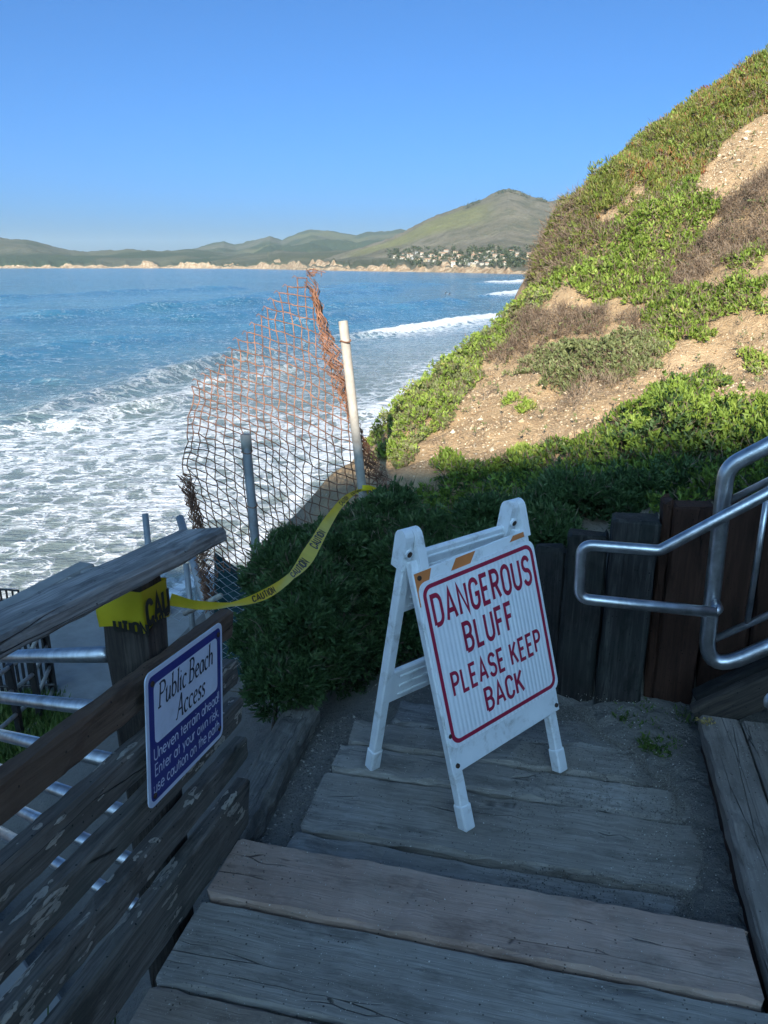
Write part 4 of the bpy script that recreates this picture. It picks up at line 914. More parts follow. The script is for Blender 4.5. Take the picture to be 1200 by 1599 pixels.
# ------------------------------------------------------------------ steel handrails on the right
hr = empty('steel_guard_rail', S(2.7, 0.55, 0.2), 'stainless guard frame with thin pickets beside the side stair', 'guard rail')
RS = 0.69
mb = MB(); mb.tube(round_path([S(2.7, 1.9, 1.155 + 1.36 * RS), S(2.7, 0.533, 1.155), S(2.7, 0.553, 0.375), S(2.7, 1.9, 0.375 + 1.35 * RS)], 0.085, 10), 0.0275, 18); mb.build('frame_tube', M['steel'], hr, True)
for z0, nm in ((1.035, 'inner_rail'), (0.505, 'inner_rail')):
    mb = MB(); mb.tube([S(2.7, 0.55, z0), S(2.7, 1.9, z0 + 1.35 * RS)], 0.0125, 12); mb.build(nm, M['steel'], hr, True)
for b in (0.672, 0.792, 0.912, 1.03, 1.15):
    mb = MB(); mb.tube([S(2.7, b, 0.505 + (b - .55) * RS), S(2.7, b, 1.035 + (b - .55) * RS)], 0.0105, 10); mb.build('picket', M['steel'], hr, True)
for b in (1.5,):
    mb = MB(); mb.tube([S(2.7, b, 0.2), S(2.7, b, 0.375 + (b - .55) * RS)], 0.0275, 12); mb.build('post', M['steel'], hr, True)
gr = empty('steel_grab_rail', S(2.6, 0.5, 0.2), 'stainless grab rail ending in a rectangular return loop', 'handrail')
mb = MB(); mb.tube(round_path([S(2.6, 1.8, 0.876 + 1.461 * 0.73), S(2.6, 0.339, 0.876), S(2.6, 0.082, 0.876), S(2.6, 0.087, 0.672), S(2.6, 0.545, 0.668)], 0.042, 9), 0.0195, 16); mb.build('loop_tube', M['steel'], gr, True)
mb = MB(); mb.tube([S(2.6, 0.535, 0.668), S(2.63, 0.552, 0.668), S(2.69, 0.556, 0.668)], [0.0205, 0.0205, 0.018], 14); mb.build('bracket', M['steel'], gr, True)
q = PA(1196, 1099, 1.9); nr = empty('steel_rail_end', q, 'rounded end of a second steel rail at the right edge', 'handrail')
mb = MB(); mb.tube([q + D2 * x + UP * (0.7 * max(x, 0)) for x in (-0.004, 0.002, 0.012, 0.03, 0.3, 0.6)], [0.008, 0.016, 0.021, 0.022, 0.022, 0.022], 16); mb.build('tube', M['steel'], nr, True)
# ------------------------------------------------------------------ beach stair seen through the railing
dv = nrm([-0.9, 0.892, -0.492])
ps = PB(168, 1022, -1.06)
pr_ = empty('pipe_stair_railing', ps * np.array([1, 1, 0]) + UP * (-0.5), 'steel pipe railing of the beach stair behind the timber railing', 'railing')
for k in range(6):
    s0 = ps + UP * (-0.157 * k) + dv * (-0.02 if k else 0.0)
    mb = MB(); mb.tube([s0, s0 + dv * 2.2], 0.0205, 14); mb.build('pipe', M['steel'], pr_, True)
mb = MB(); mb.tube([ps + dv * 2.0 + UP * 0.05, ps + dv * 2.0 - UP * 1.3], 0.024, 12); mb.build('post', M['steel'], pr_, True)
bs = empty('beach_stair', S(1.4, -1.6, -0.6), 'concrete stair dropping towards the beach behind the railing', 'stair')
hd = nrm([-0.71, 0.704, 0]); hs = np.array([hd[1], -hd[0], 0])
for k in range(9):
    mb = MB(); c0 = S(1.15, -1.55, -0.52) + hd * (0.30 * k) + UP * (-0.118 * k)
    mb.box(c0 - UP * 0.25, hd * 0.155, hs * 0.48, UP * 0.25, 0.012); mb.build('step', M['concrete'], bs, origin=c0)
lp = S(1.15, -1.55, -0.52) + hd * 2.75 + UP * (-0.118 * 9)
# lower concrete pad, sea wall and railings
cw = empty('sea_wall', (-4.6, 11, -3.2), 'grey concrete wall with a sloping corner above the surf', 'wall')
w0, w1, w2 = PZ(-40, 968, -2.97), PZ(128, 882, -2.97), PZ(245, 938, -2.97)
for p, q in ((w0, w1), (w1 + nrm(w2 - w1) * 0.32 - UP * 0.01, w2)):
    d = nrm(q - p); n_ = np.array([d[1], -d[0], 0]); mb = MB(); mb.box((p + q) / 2 - UP * 1.3, (q - p) / 2 + d * 0.14, n_ * 0.16, UP * 1.3, 0.03); mb.build('wall_panel', M['concrete'], cw, origin=(p + q) / 2)
mb = MB(); mb.tube(round_path([PZ(-20, 985, -2.85), PZ(107, 903, -2.85), PZ(122, 908, -2.85), PZ(122, 908, -2.85) - UP * 0.9], 0.03, 4), 0.028, 10); mb.build('handrail', M['galv_pipe'], cw, True)
pad = empty('concrete_pad', (-3.6, 8.6, -3.3), 'grey concrete landing below the timber railing', 'landing')
poly = [PZ(60, 1105, -3.2), PZ(175, 1125, -3.2), PZ(300, 1060, -3.2), PZ(330, 960, -3.2), PZ(180, 925, -3.2), PZ(60, 985, -3.2), PZ(-40, 1040, -3.2)]
mb = MB(); mb.prism(poly[::-1] if np.cross(poly[1] - poly[0], poly[2] - poly[1])[2] < 0 else poly, UP, 0.5); mb.build('slab', M['concrete'], pad, origin=(-3.6, 8.6, -3.2))
def post_rail(name, label, posts, top, rails, r_post, r_rail, mp_, mr_, cat='railing', square=False):
    e = empty(name, posts[0], label, cat)
    for p in posts:
        mb = MB()
        if square: mb.box(p + UP * (top / 2), np.array([r_post, 0, 0]), np.array([0, r_post, 0]), UP * (top / 2), 0.004)
        else: mb.tube([p, p + UP * top], r_post, 10)
        mb.build('post', M[mp_], e)
    for h in rails:
        for p, q in zip(posts[:-1], posts[1:]):
            mb = MB(); mb.tube([p + UP * h, q + UP * h], r_rail, 8); mb.build('rail', M[mr_], e, True)
    return e
pA, pB_, pC = PZ(36, 1168, -3.1), PZ(66, 1137, -3.25), PZ(86, 1087, -3.3)
pZ0 = pA + (pA - pB_) * 1.6
post_rail('pipe_railing', 'low railing of grey pipes between dark posts above grass', [pZ0, pA, pB_, pC], 1.0, (0.12, 0.42, 0.70, 0.97), 0.032, 0.024, 'black_metal', 'galv_pipe', square=True)
fe = empty('picket_fence', PZ(40, 1078, -3.2), 'dark metal picket fence below the cap of the timber railing', 'fence')
fa_, fb_ = PZ(-60, 1085, -3.2), PZ(88, 1080, -3.2)
for k in range(17):
    p = fa_ + (fb_ - fa_) * k / 16; mb = MB(); mb.box(p + UP * 0.5, np.array([0.013, 0, 0]), np.array([0, 0.013, 0]), UP * 0.5); mb.build('picket', M['black_metal'], fe)
for h in (0.1, 0.95):
    mb = MB(); mb.tube([fa_ + UP * h, fb_ + UP * h], 0.018, 6); mb.build('rail', M['black_metal'], fe)
fr = empty('far_picket_rail', PZ(10, 960, -4.0), 'small dark picket rail at the left edge beside the surf', 'fence')
fa_, fb_ = PZ(-60, 948, -4.4), PZ(34, 955, -4.4)
for k in range(11):
    p = fa_ + (fb_ - fa_) * k / 10; mb = MB(); mb.box(p + UP * 0.22, np.array([0.014, 0, 0]), np.array([0, 0.014, 0]), UP * 0.22); mb.build('picket', M['black_metal'], fr)
for h in (0.2, 0.43):
    mb = MB(); mb.tube([fa_ + UP * h, fb_ + UP * h], 0.02, 6); mb.build('rail', M['black_metal'], fr)
# log beside the landing
lg = board('log', S(1.93, -0.99, -0.04), S(2.72, -1.0, -0.02), D2, 0.15, 0.10, M['log_wood'], None, jit=0.006, bev=0.025, n=20, seed=121, ragged=0.01, wobble=0.01)
tag(lg, 'half buried grey timber lying in the dirt between railing and planks', 'timber')

# ------------------------------------------------------------------ torn chain-link fence
def wire_tubes(mb, pts, r, n=5): mb.tube(pts, r, n, cap=False)
fence = empty('torn_fence', PY(568, 790, 4.4), 'torn rusty chain link fence on two leaning grey pipe posts', 'fence')
tp0, tp1 = PY(536, 502, 4.42), PY(569, 790, 4.38)
mb = MB(); mb.tube([tp1 + (tp1 - tp0) * 0.35, tp1, tp0, tp0 + (tp0 - tp1) * 0.004], [0.0265, 0.0265, 0.0265, 0.022], 16); mb.build('post', M['galv_pipe'], fence, True)
sp0, sp1 = PY(384, 682, 4.2), PY(403, 890, 4.15)
mb = MB(); mb.tube([sp1 + (sp1 - sp0) * 0.5, sp1, sp0 + (sp1 - sp0) * .03, sp0], [0.026, 0.026, 0.026, 0.026], 14); mb.build('post', M['grey_pipe'], fence, True)
mb = MB(); mb.tube([PY(384, 679, 4.2), PY(386, 704, 4.2)], 0.030, 14); mb.build('sleeve', M['galv_pipe'], fence, True)
def ring(c, ax, r, rt=0.004):
    u = nrm(np.cross(ax, [0.3, 1, 0.2])); w = nrm(np.cross(ax, u)); mb = MB()
    mb.tube([c + r * (u * math.cos(a) + w * math.sin(a)) + ax * 0.006 * math.sin(a * 2) for a in np.linspace(0, 2 * math.pi * 1.9, 26)], rt, 5, False); return mb
for px, py, Y in ((540, 533, 4.41), (386, 706, 4.2), (394, 790, 4.18)):
    ring(PY(px, py, Y), nrm(tp1 - tp0), 0.030).build('wire_tie', M['rust'], fence)
ctrl = [(0, 0, 466, 434, 4.62), (1, 1, 450, 446, 4.60), (2, 2, 437, 457, 4.60), (4, 4, 418, 482, 4.58), (6, 6, 396, 505, 4.57), (8, 8, 374, 532, 4.55), (10, 10, 353, 557, 4.53), (12, 12, 330, 578, 4.5), (14, 14, 309, 594, 4.45), (15, 17, 301, 630, 4.42), (15, 22, 293, 690, 4.35), (15, 27, 287, 740, 4.3),
        (0, 5, 470, 512, 4.58), (0, 10, 475, 594, 4.50), (-4, 10, 520, 618, 4.50), (-2, 3, 490, 480, 4.6), (-3, 6, 505, 545, 4.55), (0, 14, 472, 655, 4.45), (7, 14, 388, 622, 4.50), (-6, 14, 545, 690, 4.45), (0, 20, 474, 752, 4.42), (-6, 20, 556, 775, 4.42), (7, 20, 392, 697, 4.42), (14, 20, 300, 662, 4.4),
        (0, 26, 478, 850, 4.36), (7, 26, 400, 788, 4.34), (3, 22, 437, 748, 4.60), (14, 26, 294, 725, 4.3), (14, 32, 312, 800, 4.25), (7, 32, 406, 872, 4.25), (11, 32, 352, 835, 4.3), (-5, 24, 540, 822, 4.4), (14, 38, 326, 872, 4.15), (8, 38, 400, 940, 4.1)]
ctrl = np.array(ctrl, float); FW = tps_fit(ctrl[:, :2], ctrl[:, 2:], reg=0.6)
def strip_x(y): return np.interp(y, [425, 640, 760], [484, 553, 603])
def mesh_pt(cr):
    q = tps_eval(ctrl[:, :2], FW, np.atleast_2d(cr)); return q
def inside_mesh(c, r, q):
    if r < c - 0.01 or c > 15.01: return False
    if q[0] > strip_x(q[1]) - 4: return False
    if q[1] > 905: return False
    lim = 15 if r < 27 else 15 - (r - 27) * .12
    return c <= lim
NN = {}
grid_cr = [(c, r) for c in range(-14, 16) for r in range(0, 44)]
qs = mesh_pt(np.array(grid_cr, float)); wj = np.random.default_rng(5)
for (c, r), q in zip(grid_cr, qs):
    if inside_mesh(c, r, q):
        jx, jy = wj.normal(0, 1.1, 2); NN[(c, r)] = PY(q[0] + jx, q[1] + jy, q[2] + wj.normal(0, 0.006))
mb = MB(); mg = MB()
def run(nodes, fam):
    pts = []
    for k, nd in enumerate(nodes):
        p = NN[nd]; sgn = 1 if (nd[0] + nd[1] + fam) % 2 else -1
        if pts:
            m = (pts[-1] + p) / 2 + wj.normal(0, 0.0022, 3); pts.append(m)
        pts.append(p + np.array([0, 0.0045 * sgn, 0]))
    if len(pts) > 2: wire_tubes(mb, pts, 0.0033, 5)
for c in range(-14, 16):
    cur = []
    for r in range(0, 45):
        if (c, r) in NN: cur.append((c, r))
        elif cur:
            run(cur, 0) if len(cur) > 1 else None; cur = []
for r in range(0, 44):
    cur = []
    for c in range(-14, 17):
        if (c, r) in NN: cur.append((c, r))
        elif cur:
            run(cur, 1) if len(cur) > 1 else None; cur = []
# knuckled ends poking out of the torn stair-step edge
for k in range(15):
    if (k, k) in NN:
        p = NN[(k, k)]; wire_tubes(mb, [p, p + np.array([-0.016, 0, 0.012]), p + np.array([-0.03, 0.004, -0.002 + wj.normal(0, .008)])], 0.0023, 5)
mb.build('rusty_mesh', M['rust'], fence, True)
def tangle(path, width, depth, strands, seg, rad, seed):
    """mesh rolled into a rope: zigzag wires wandering along a path"""
    rs = np.random.default_rng(seed); P = smooth_path(path, 12); L = np.concatenate([[0], np.cumsum(np.linalg.norm(np.diff(P, axis=0), axis=1))]); mbt = MB()
    for k in range(strands):
        o = rs.uniform(-1, 1); ph = rs.uniform(0, 1); a0 = rs.uniform(0, .12) * L[-1]; a1 = L[-1] * (1 - rs.uniform(0, .06)); s_ = a0; pts = []; j = 0
        while s_ < a1:
            c = np.array([np.interp(s_, L, P[:, i]) for i in range(3)]); z = 1 if j % 2 else -1
            w = width * (0.75 + .35 * math.sin(s_ * 9 + seed))
            pts.append(c + np.array([w * (0.62 * o + 0.33 * z) + rs.normal(0, .005), depth * (0.8 * math.sin(o * 3 + ph * 6 + s_ * 3) + .3 * z), rs.normal(0, .007)]))
            s_ += seg * rs.uniform(.75, 1.25); j += 1
        if len(pts) > 3: wire_tubes(mbt, pts, rad, 4)
    return mbt
tangle([PY(484, 428, 4.62), PY(497, 478, 4.6), PY(514, 540, 4.56), PY(535, 600, 4.52), PY(550, 648, 4.5), PY(566, 690, 4.48), PY(584, 730, 4.46), PY(606, 768, 4.4)], 0.062, 0.06, 24, 0.046, 0.0031, 3).build('rolled_edge', M['rust'], fence, True)
tangle([PY(291, 736, 4.32), PY(299, 775, 4.28), PY(312, 830, 4.22), PY(323, 890, 4.16), PY(330, 960, 4.1)], 0.056, 0.06, 26, 0.042, 0.0031, 9).build('rolled_edge', M['rust'], fence, True)
for k in range(12):
    p = PY(484 + wj.normal(0, 5), 432, 4.62); ln = wj.uniform(.02, .05); mb = MB(); wire_tubes(mb, [p, p + np.array([wj.normal(0, .02), 0, ln]), p + np.array([wj.normal(0, .03), 0, ln + wj.normal(-.01, .012)])], 0.0023, 5); mb.build('wire_end', M['rust'], fence)
# lower galvanised fence
gf = empty('galvanised_fence', PY(330, 960, 4.0), 'sagging galvanised chain link fence behind the end of the timber railing', 'fence')
def diamond(corners, nu, nv, mat, seed, bow=0.05):
    """corners: tl, tr, br, bl points; true chain-link weave of zigzag wires"""
    rs = np.random.default_rng(seed); tl, tr, br, bl = corners; mbd = MB()
    n_ = nrm(np.cross(tr - tl, bl - tl))
    def pt(u, v):
        u = min(max(u, 0), 1); p = (tl * (1 - u) + tr * u) * (1 - v) + (bl * (1 - u) + br * u) * v
        return p + n_ * bow * math.sin(math.pi * u) * math.sin(2.2 * v + .3)
    for i in range(nu + 1):
        pts = []
        for j in range(nv * 2 + 1):
            z = (1 if j % 2 else -1) * (1 if i % 2 else -1); u = (i + 0.5 + 0.5 * z) / (nu + 1); pts.append(pt(u, j / (nv * 2)) + n_ * (0.003 * z) + rs.normal(0, .0025, 3))
        wire_tubes(mbd, pts, 0.0021, 5)
    return mbd
diamond([PY(318, 868, 4.12), PY(403, 890, 4.15), PY(425, 1030, 3.75), PY(338, 1045, 3.7)], 7, 13, 0, 1, 0.03).build('mesh', M['galv_wire'], gf, True)
diamond([PY(232, 812, 5.4), PY(290, 800, 4.9), PY(312, 960, 4.5), PY(246, 975, 5.0)], 8, 11, 0, 2, 0.12).build('mesh', M['galv_wire'], gf, True)
for (x0, y0, Y0), (x1, y1, Y1), r, m in (((227, 802, 5.4), (245, 990, 5.1), 0.024, 'grey_pipe'), ((281, 808, 4.9), (335, 985, 4.2), 0.027, 'grey_pipe'), ((291, 880, 4.7), (303, 1000, 4.5), 0.02, 'grey_pipe')):
    mb = MB(); mb.tube([PY(x0, y0, Y0), PY(x1, y1, Y1)], r, 12); mb.build('post', M[m], gf, True)
mb = MB(); mb.tube([PY(289, 958, 4.3), PY(345, 930, 4.0)], 0.016, 10); mb.build('brace', M['galv_pipe'], gf, True)
tp = MB(); nu_, nv_ = 14, 10; V = []
for i in range(nu_ + 1):
    for j in range(nv_ + 1):
        u, v = i / nu_, j / nv_
        p = PY(335 + 75 * u, (862 + 52 * u) * (1 - v) + 1050 * v, 4.45 - 0.35 * v); V.append(p + np.array([0, 0.03 * math.sin(9 * u) * v, 0]))
tp.add(V, [(i * (nv_ + 1) + j, i * (nv_ + 1) + j + 1, (i + 1) * (nv_ + 1) + j + 1, (i + 1) * (nv_ + 1) + j) for i in range(nu_) for j in range(nv_)])
o = tp.build('windscreen', M['teal_cloth'], None, True); sm = o.modifiers.new('thick', 'SOLIDIFY'); sm.thickness = 0.004
tag(o, 'dark teal cloth hanging behind the galvanised chain link', 'windscreen')

# ------------------------------------------------------------------ caution tape
tape = empty('caution_tape', PY(340, 945, 2.05), 'yellow caution tape strung from the tall fence post to the timber post', 'tape')
cl_ = smooth_path([PY(569, 764, 4.36), PY(552, 770, 4.12), PY(533, 786, 3.75), PY(512, 815, 3.38), PY(492, 850, 3.05), PY(470, 884, 2.78), PY(440, 912, 2.5), PY(405, 932, 2.25), PY(360, 944, 2.05), PY(310, 945, 1.90), PY(266, 936, 1.80)], 16)
n_t = len(cl_); W2 = np.interp(np.linspace(0, 1, n_t), [0, .08, .25, .45, .6, .8, .93, 1], [0.012, 0.012, 0.021, 0.029, 0.020, 0.013, 0.012, 0.016])
twist = np.interp(np.linspace(0, 1, n_t), [0, .12, .24, .36, .46, .55, .68, .8, .9, 1], [1.1, 0.4, -0.5, 0.25, 0.1, 0.95, 0.3, 1.1, 0.2, -0.1])
def frame_at(i):
    T = nrm(cl_[min(i + 1, n_t - 1)] - cl_[max(i - 1, 0)]); view = nrm(cl_[i] - np.array([0, 0, CAMH])); w = nrm(np.cross(view, T)); w = -w if w[2] < 0 else w
    return nrm(w * math.cos(twist[i]) + view * math.sin(twist[i])), view
fr_ = [frame_at(i) for i in range(n_t)]
def tape_pt(i_f, v, lift=0.0):
    i = int(min(max(i_f, 0), n_t - 1.001)); f = i_f - i
    P = cl_[i] * (1 - f) + cl_[i + 1] * f; w = nrm(fr_[i][0] * (1 - f) + fr_[i + 1][0] * f); hw = W2[i] * (1 - f) + W2[i + 1] * f
    vw = fr_[i][1]
    return P + w * v * hw - vw * (lift + 0.005 * (v * v))
mb = MB(); nv_ = 4
mb.add([tape_pt(i, -1 + 2 * j / nv_) for i in range(n_t) for j in range(nv_ + 1)], [(i * (nv_ + 1) + j, i * (nv_ + 1) + j + 1, (i + 1) * (nv_ + 1) + j + 1, (i + 1) * (nv_ + 1) + j) for i in range(n_t - 1) for j in range(nv_)])
mb.build('ribbon', M['tape'], tape, True)
seglen = np.concatenate([[0], np.cumsum(np.linalg.norm(np.diff(cl_, axis=0), axis=1))]); TL = seglen[-1]
for s0 in (0.46, 0.92, 1.30, 2.02, 2.36):
    def mpt(x, y, k, s0=s0):
        return tape_pt(np.interp(TL - (s0 + x) if s0 < 9 else s0 + x, seglen, np.arange(n_t)), -0.62 + y / 0.05 * 1.25, 0.0012 + 0.00005 * k)
    mb = MB(); text_mesh(mb, 'CAUTION', CAPS, 0.05, 0.24, mpt, width=0.22, align='l', gap=0.26); mb.build('lettering', M['tape_ink'], tape)
def flat_ribbon(path, hw, twf=lambda t: 0.0):
    P = smooth_path(path, 8); m = MB(); n = len(P); V = []
    for i in range(n):
        T = nrm(P[min(i + 1, n - 1)] - P[max(i - 1, 0)]); view = nrm(P[i] - np.array([0, 0, CAMH])); w = nrm(np.cross(view, T)); a = twf(i / (n - 1))
        w = nrm(w * math.cos(a) + view * math.sin(a)); V += [P[i] - w * hw, P[i], P[i] + w * hw]
    m.add(V, [(i * 3 + j, i * 3 + j + 1, i * 3 + 4 + j, i * 3 + 3 + j) for i in range(n - 1) for j in range(2)]); return m
flat_ribbon([PY(566, 762, 4.33), PY(578, 762, 4.32), PY(592, 767, 4.30), PY(606, 769, 4.28), PY(618, 772, 4.3)], 0.017, lambda t: 0.7 * math.sin(4 * t)).build('tail', M['tape'], tape, True)
mb = MB(); pc = (PY(566, 764, 4.40) + PY(568, 768, 4.40)) / 2
mb.tube([pc + UP * -0.02, pc + UP * -0.008, pc + UP * 0.012, pc + UP * 0.02], [0.034, 0.0355, 0.035, 0.034], 16, False); mb.build('knot', M['tape'], tape, True)
# band wrapped round the timber post
wrap = MB(); V = []; nz_ = 9; per = []
ca, cb, hh_ = 1.5215, -0.992, 0.0605
def perim(s_):
    k = s_ % 4; e = k % 1; q = -1 + 2 * e; i = int(k)
    return [(q, 1), (1, -q), (-q, -1), (-1, q)][i]
NP = 48
for i in range(NP + 1):
    x, y = perim(i / NP * 4); r_ = 1.0 + 0.03 * math.sin(i * 1.7)
    for j in range(nz_):
        v = j / (nz_ - 1); z = 0.972 + 0.100 * v + 0.005 * math.sin(i * .45) * (1 - v) + (1.51 - ca - y * 0) * 0
        bulge = hh_ * (1.0 + 0.018 * math.sin(v * 9 + i * .3))
        V.append(S(ca + y * bulge, cb + x * bulge, z + (y * -0.006)))
wrap.add(V, [(i * nz_ + j, i * nz_ + j + 1, (i + 1) * nz_ + j + 1, (i + 1) * nz_ + j) for i in range(NP) for j in range(nz_ - 1)])
wrap.build('wrap', M['tape'], tape, True)
mb = MB()
fb0 = cb + hh_ * 1.075
text_mesh(mb, 'CAU', CAPS, 0.056, 0.26, lambda x, y, k: S(ca - 0.050 + x, fb0 + 0.002 + 0.00005 * k, 0.992 + y - x * 0.05), width=0.098, align='l', gap=0.22)
fa0 = ca - hh_ * 1.075
text_mesh(mb, 'UTION', CAPS, 0.026, 0.30, lambda x, y, k: S(fa0 - 0.002 - 0.00005 * k, cb - 0.012 + x, 0.975 + y), width=0.085, align='l', gap=0.22)
text_mesh(mb, 'CAUTIO', CAPS, 0.020, 0.30, lambda x, y, k: S(ca - 0.052 + x, fb0 + 0.002 + 0.00005 * k, 0.968 + y + x * 0.10), width=0.10, align='l', gap=0.22)
mb.build('wrap_lettering', M['tape_ink'], tape)

# ================================================================== PLANTS
def unit(A): return A / (np.linalg.norm(A, axis=-1, keepdims=True) + 1e-9)
def leaf_mesh(name, P, D, L, W, tint, mat, parent, rs, fold=0.25):
    n = len(P); side = unit(np.cross(D, rs.normal(0, 1, (n, 3)))); nn = np.cross(D, side)
    L = np.broadcast_to(L, n)[:, None]; W = np.broadcast_to(W, n)[:, None]
    mid = P + D * L * 0.5 + nn * L * fold * 0.35
    V = np.stack([P, mid + side * W, P + D * L, mid - side * W], 1).reshape(-1, 3)
    F = np.arange(n * 4).reshape(-1, 4)
    off = np.array(rootof(parent))
    me = fast_mesh(name, V - 0, F, False, {'tint': np.repeat(np.clip(tint, 0, 1), 4)})
    return link(name, me, mat, parent)
def sprig_leaves(P, N, k, L, W, spread, rs, jitter=0.25):
    n = len(P); PP = np.repeat(P, k, 0); NN_ = np.repeat(N, k, 0)
    D = unit(NN_ + rs.normal(0, spread, PP.shape)); PP = PP + rs.normal(0, jitter, PP.shape) * L
    LL = L * rs.uniform(.6, 1.25, n * k); WW = W * rs.uniform(.7, 1.25, n * k)
    t_ = np.repeat(rs.uniform(0, 1, n), k) * .62 + rs.uniform(0, 1, n * k) * .38
    return PP, D, LL, WW, t_
def in_poly(poly, x, y):
    r = np.zeros(len(x), bool); n = len(poly)
    for i in range(n):
        (x0, y0), (x1, y1) = poly[i], poly[(i + 1) % n]
        c = ((y0 > y) != (y1 > y)); xi = (x1 - x0) * (y - y0) / (y1 - y0 + 1e-12) + x0; r ^= c & (x < xi)
    return r
def edge_dist(poly, x, y):
    d = np.full(len(x), 1e9); n = len(poly)
    for i in range(n):
        a = np.array(poly[i]); b = np.array(poly[(i + 1) % n]); e = b - a; l2 = e @ e + 1e-12
        t_ = np.clip(((x - a[0]) * e[0] + (y - a[1]) * e[1]) / l2, 0, 1); d = np.minimum(d, np.hypot(x - a[0] - e[0] * t_, y - a[1] - e[1] * t_))
    return d
def plant_mass(name, label, cat, polypx, h, layers, seed, kind=None, ragged=0.26, scale_n=2.2):
    """plants rooted over an area of the bluff; layers: (part, material, sprigs per m2, leaves, length, width, low, high, spread, tint0, tint1)"""
    rs = np.random.default_rng(seed); W_ = [onhill(q[0], q[1])[:2] + (nrm(ray(q[0], q[1]) * np.array([1, 1, 0]))[:2] * q[2] if len(q) > 2 else 0) for q in polypx]; W_ = [tuple(q) for q in W_]
    xs = [q[0] for q in W_]; ys = [q[1] for q in W_]; cx, cy = float(np.mean(xs)), float(np.mean(ys))
    root = empty(name, (cx, cy, float(terr(cx, cy))), label, cat, kind=kind)
    area = (max(xs) - min(xs) + .3) * (max(ys) - min(ys) + .3)
    for part, mat, dens, k, L, W, lo, hi, spread, t0, t1 in layers:
        n = int(dens * area); x = rs.uniform(min(xs) - .15, max(xs) + .15, n); y = rs.uniform(min(ys) - .15, max(ys) + .15, n)
        wx = x + (fbm(x * 3, y * 3, seed) - .5) * ragged * 2; wy = y + (fbm(x * 3, y * 3, seed + 9) - .5) * ragged * 2
        m = in_poly(W_, wx, wy); x, y, wx, wy = x[m], y[m], wx[m], wy[m]
        gap = fbm(x * scale_n * 2, y * scale_n * 2, seed + 4)
        m = gap + (rs.uniform(0, 1, len(x)) - .5) * .14 > 0.31; x, y, wx, wy = x[m], y[m], wx[m], wy[m]
        if len(x) < 3: continue
        ed = edge_dist(W_, wx, wy)
        dome = h * (0.15 + .85 * sstep(0, h * 2.2, ed + .02)) * (0.15 + 1.0 * fbm(x * scale_n, y * scale_n, seed + 2) + .6 * vnoise(x * 7, y * 7, seed + 5))
        e_ = 0.06; gxx = (terr(x + e_, y) - terr(x - e_, y)) / (2 * e_); gyy = (terr(x, y + e_) - terr(x, y - e_)) / (2 * e_)
        N = unit(np.stack([-gxx * .8, -gyy * .8, np.ones_like(x)], -1))
        q = lo + (hi - lo) * rs.uniform(0, 1, len(x)) ** 0.6
        P = np.stack([x, y, terr(x, y)], -1) + N * (dome * q)[:, None]
        cl_n = fbm(x * 2.5, y * 2.5, seed + 7)
        PP, D, LL, WW, t_ = sprig_leaves(P, N, k, L, W, spread, rs)
        t_ = t0 + (t1 - t0) * np.clip(0.85 * t_ + 0.55 * np.repeat(cl_n, k) - .14, 0, 1)
        lo_ = leaf_mesh(part, PP, D, LL, WW, t_, M[mat], root, rs); lo_['kind'] = 'stuff'
    return root
ICE = lambda d: [('foliage', 'leaf_ice', d, 9, 0.058, 0.0065, .2, 1, .42, 0, 1), ('shrub_foliage', 'leaf_bright', d * .12, 8, 0.045, 0.010, .3, 1.1, .6, .1, .9), ('dry_stems', 'twig', d * .5, 6, 0.08, 0.003, 0, 1.0, 1.0, 0, 1)]
BRI = lambda d: [('foliage', 'leaf_bright', d, 9, 0.046, 0.0100, .25, 1, .7, .0, 1), ('dry_stems', 'twig', d * .4, 6, 0.10, 0.003, 0, 1.0, 1.0, 0, .9)]
DRY = lambda d: [('dry_stems', 'twig', d, 9, 0.075, 0.0026, .1, 1, .8, .1, 1), ('foliage', 'leaf_grey', d * .10, 5, 0.03, 0.006, .4, 1, .8, 0, .6)]
GRY = lambda d: [('foliage', 'leaf_grey', d, 9, 0.036, 0.0085, .2, 1, .75, 0, 1), ('dry_stems', 'twig', d * .4, 6, 0.07, 0.0026, 0, .8, 1.0, .1, .9)]
LOW = lambda d: [('foliage', 'leaf_bright', d * .75, 9, 0.040, 0.0085, .3, 1, .75, 0, .75), ('under_foliage', 'leaf_dark', d * .7, 8, 0.04, 0.009, .0, .85, .8, .2, 1), ('dry_stems', 'twig', d * .25, 6, 0.08, 0.0028, 0, .8, 1.0, 0, .8)]
plant_mass('ice_plant', 'reddish green ice plant matted over the top of the bluff', 'ice plant', [(893, 345, 1.2), (950, 300, 1.6), (1000, 262, 1.8), (1060, 215, 1.8), (1120, 172, 1.8), (1200, 117, 1.8), (1300, 62, 1.8), (1420, -10, 1.8), (1420, 60), (1300, 120), (1200, 182), (1140, 228), (1100, 272), (1060, 297), (1000, 310), (960, 350), (920, 375)], 0.20, ICE(760), 201, kind='stuff')
plant_mass('overhanging_shrub', 'twiggy brown and green shrub overhanging the seaward edge of the bluff', 'shrub', [(836, 410, .8), (862, 368, 1.0), (893, 342, 1.0), (950, 345), (962, 372), (930, 402), (880, 432), (842, 440)], 0.30, [('foliage', 'leaf_ice', 520, 8, .05, .008, .4, 1, .6, .1, .8), ('dry_stems', 'twig', 800, 8, .11, .003, .0, .95, .9, .1, 1)], 202)
plant_mass('leafy_shrub', 'large bright green leafy shrub spreading across the middle of the bluff', 'shrub', [(872, 452), (858, 432), (930, 400), (960, 368), (1000, 330), (1060, 300), (1108, 290), (1120, 332), (1108, 372), (1060, 412), (1015, 462), (960, 478), (900, 470)], 0.42, BRI(1050), 203)
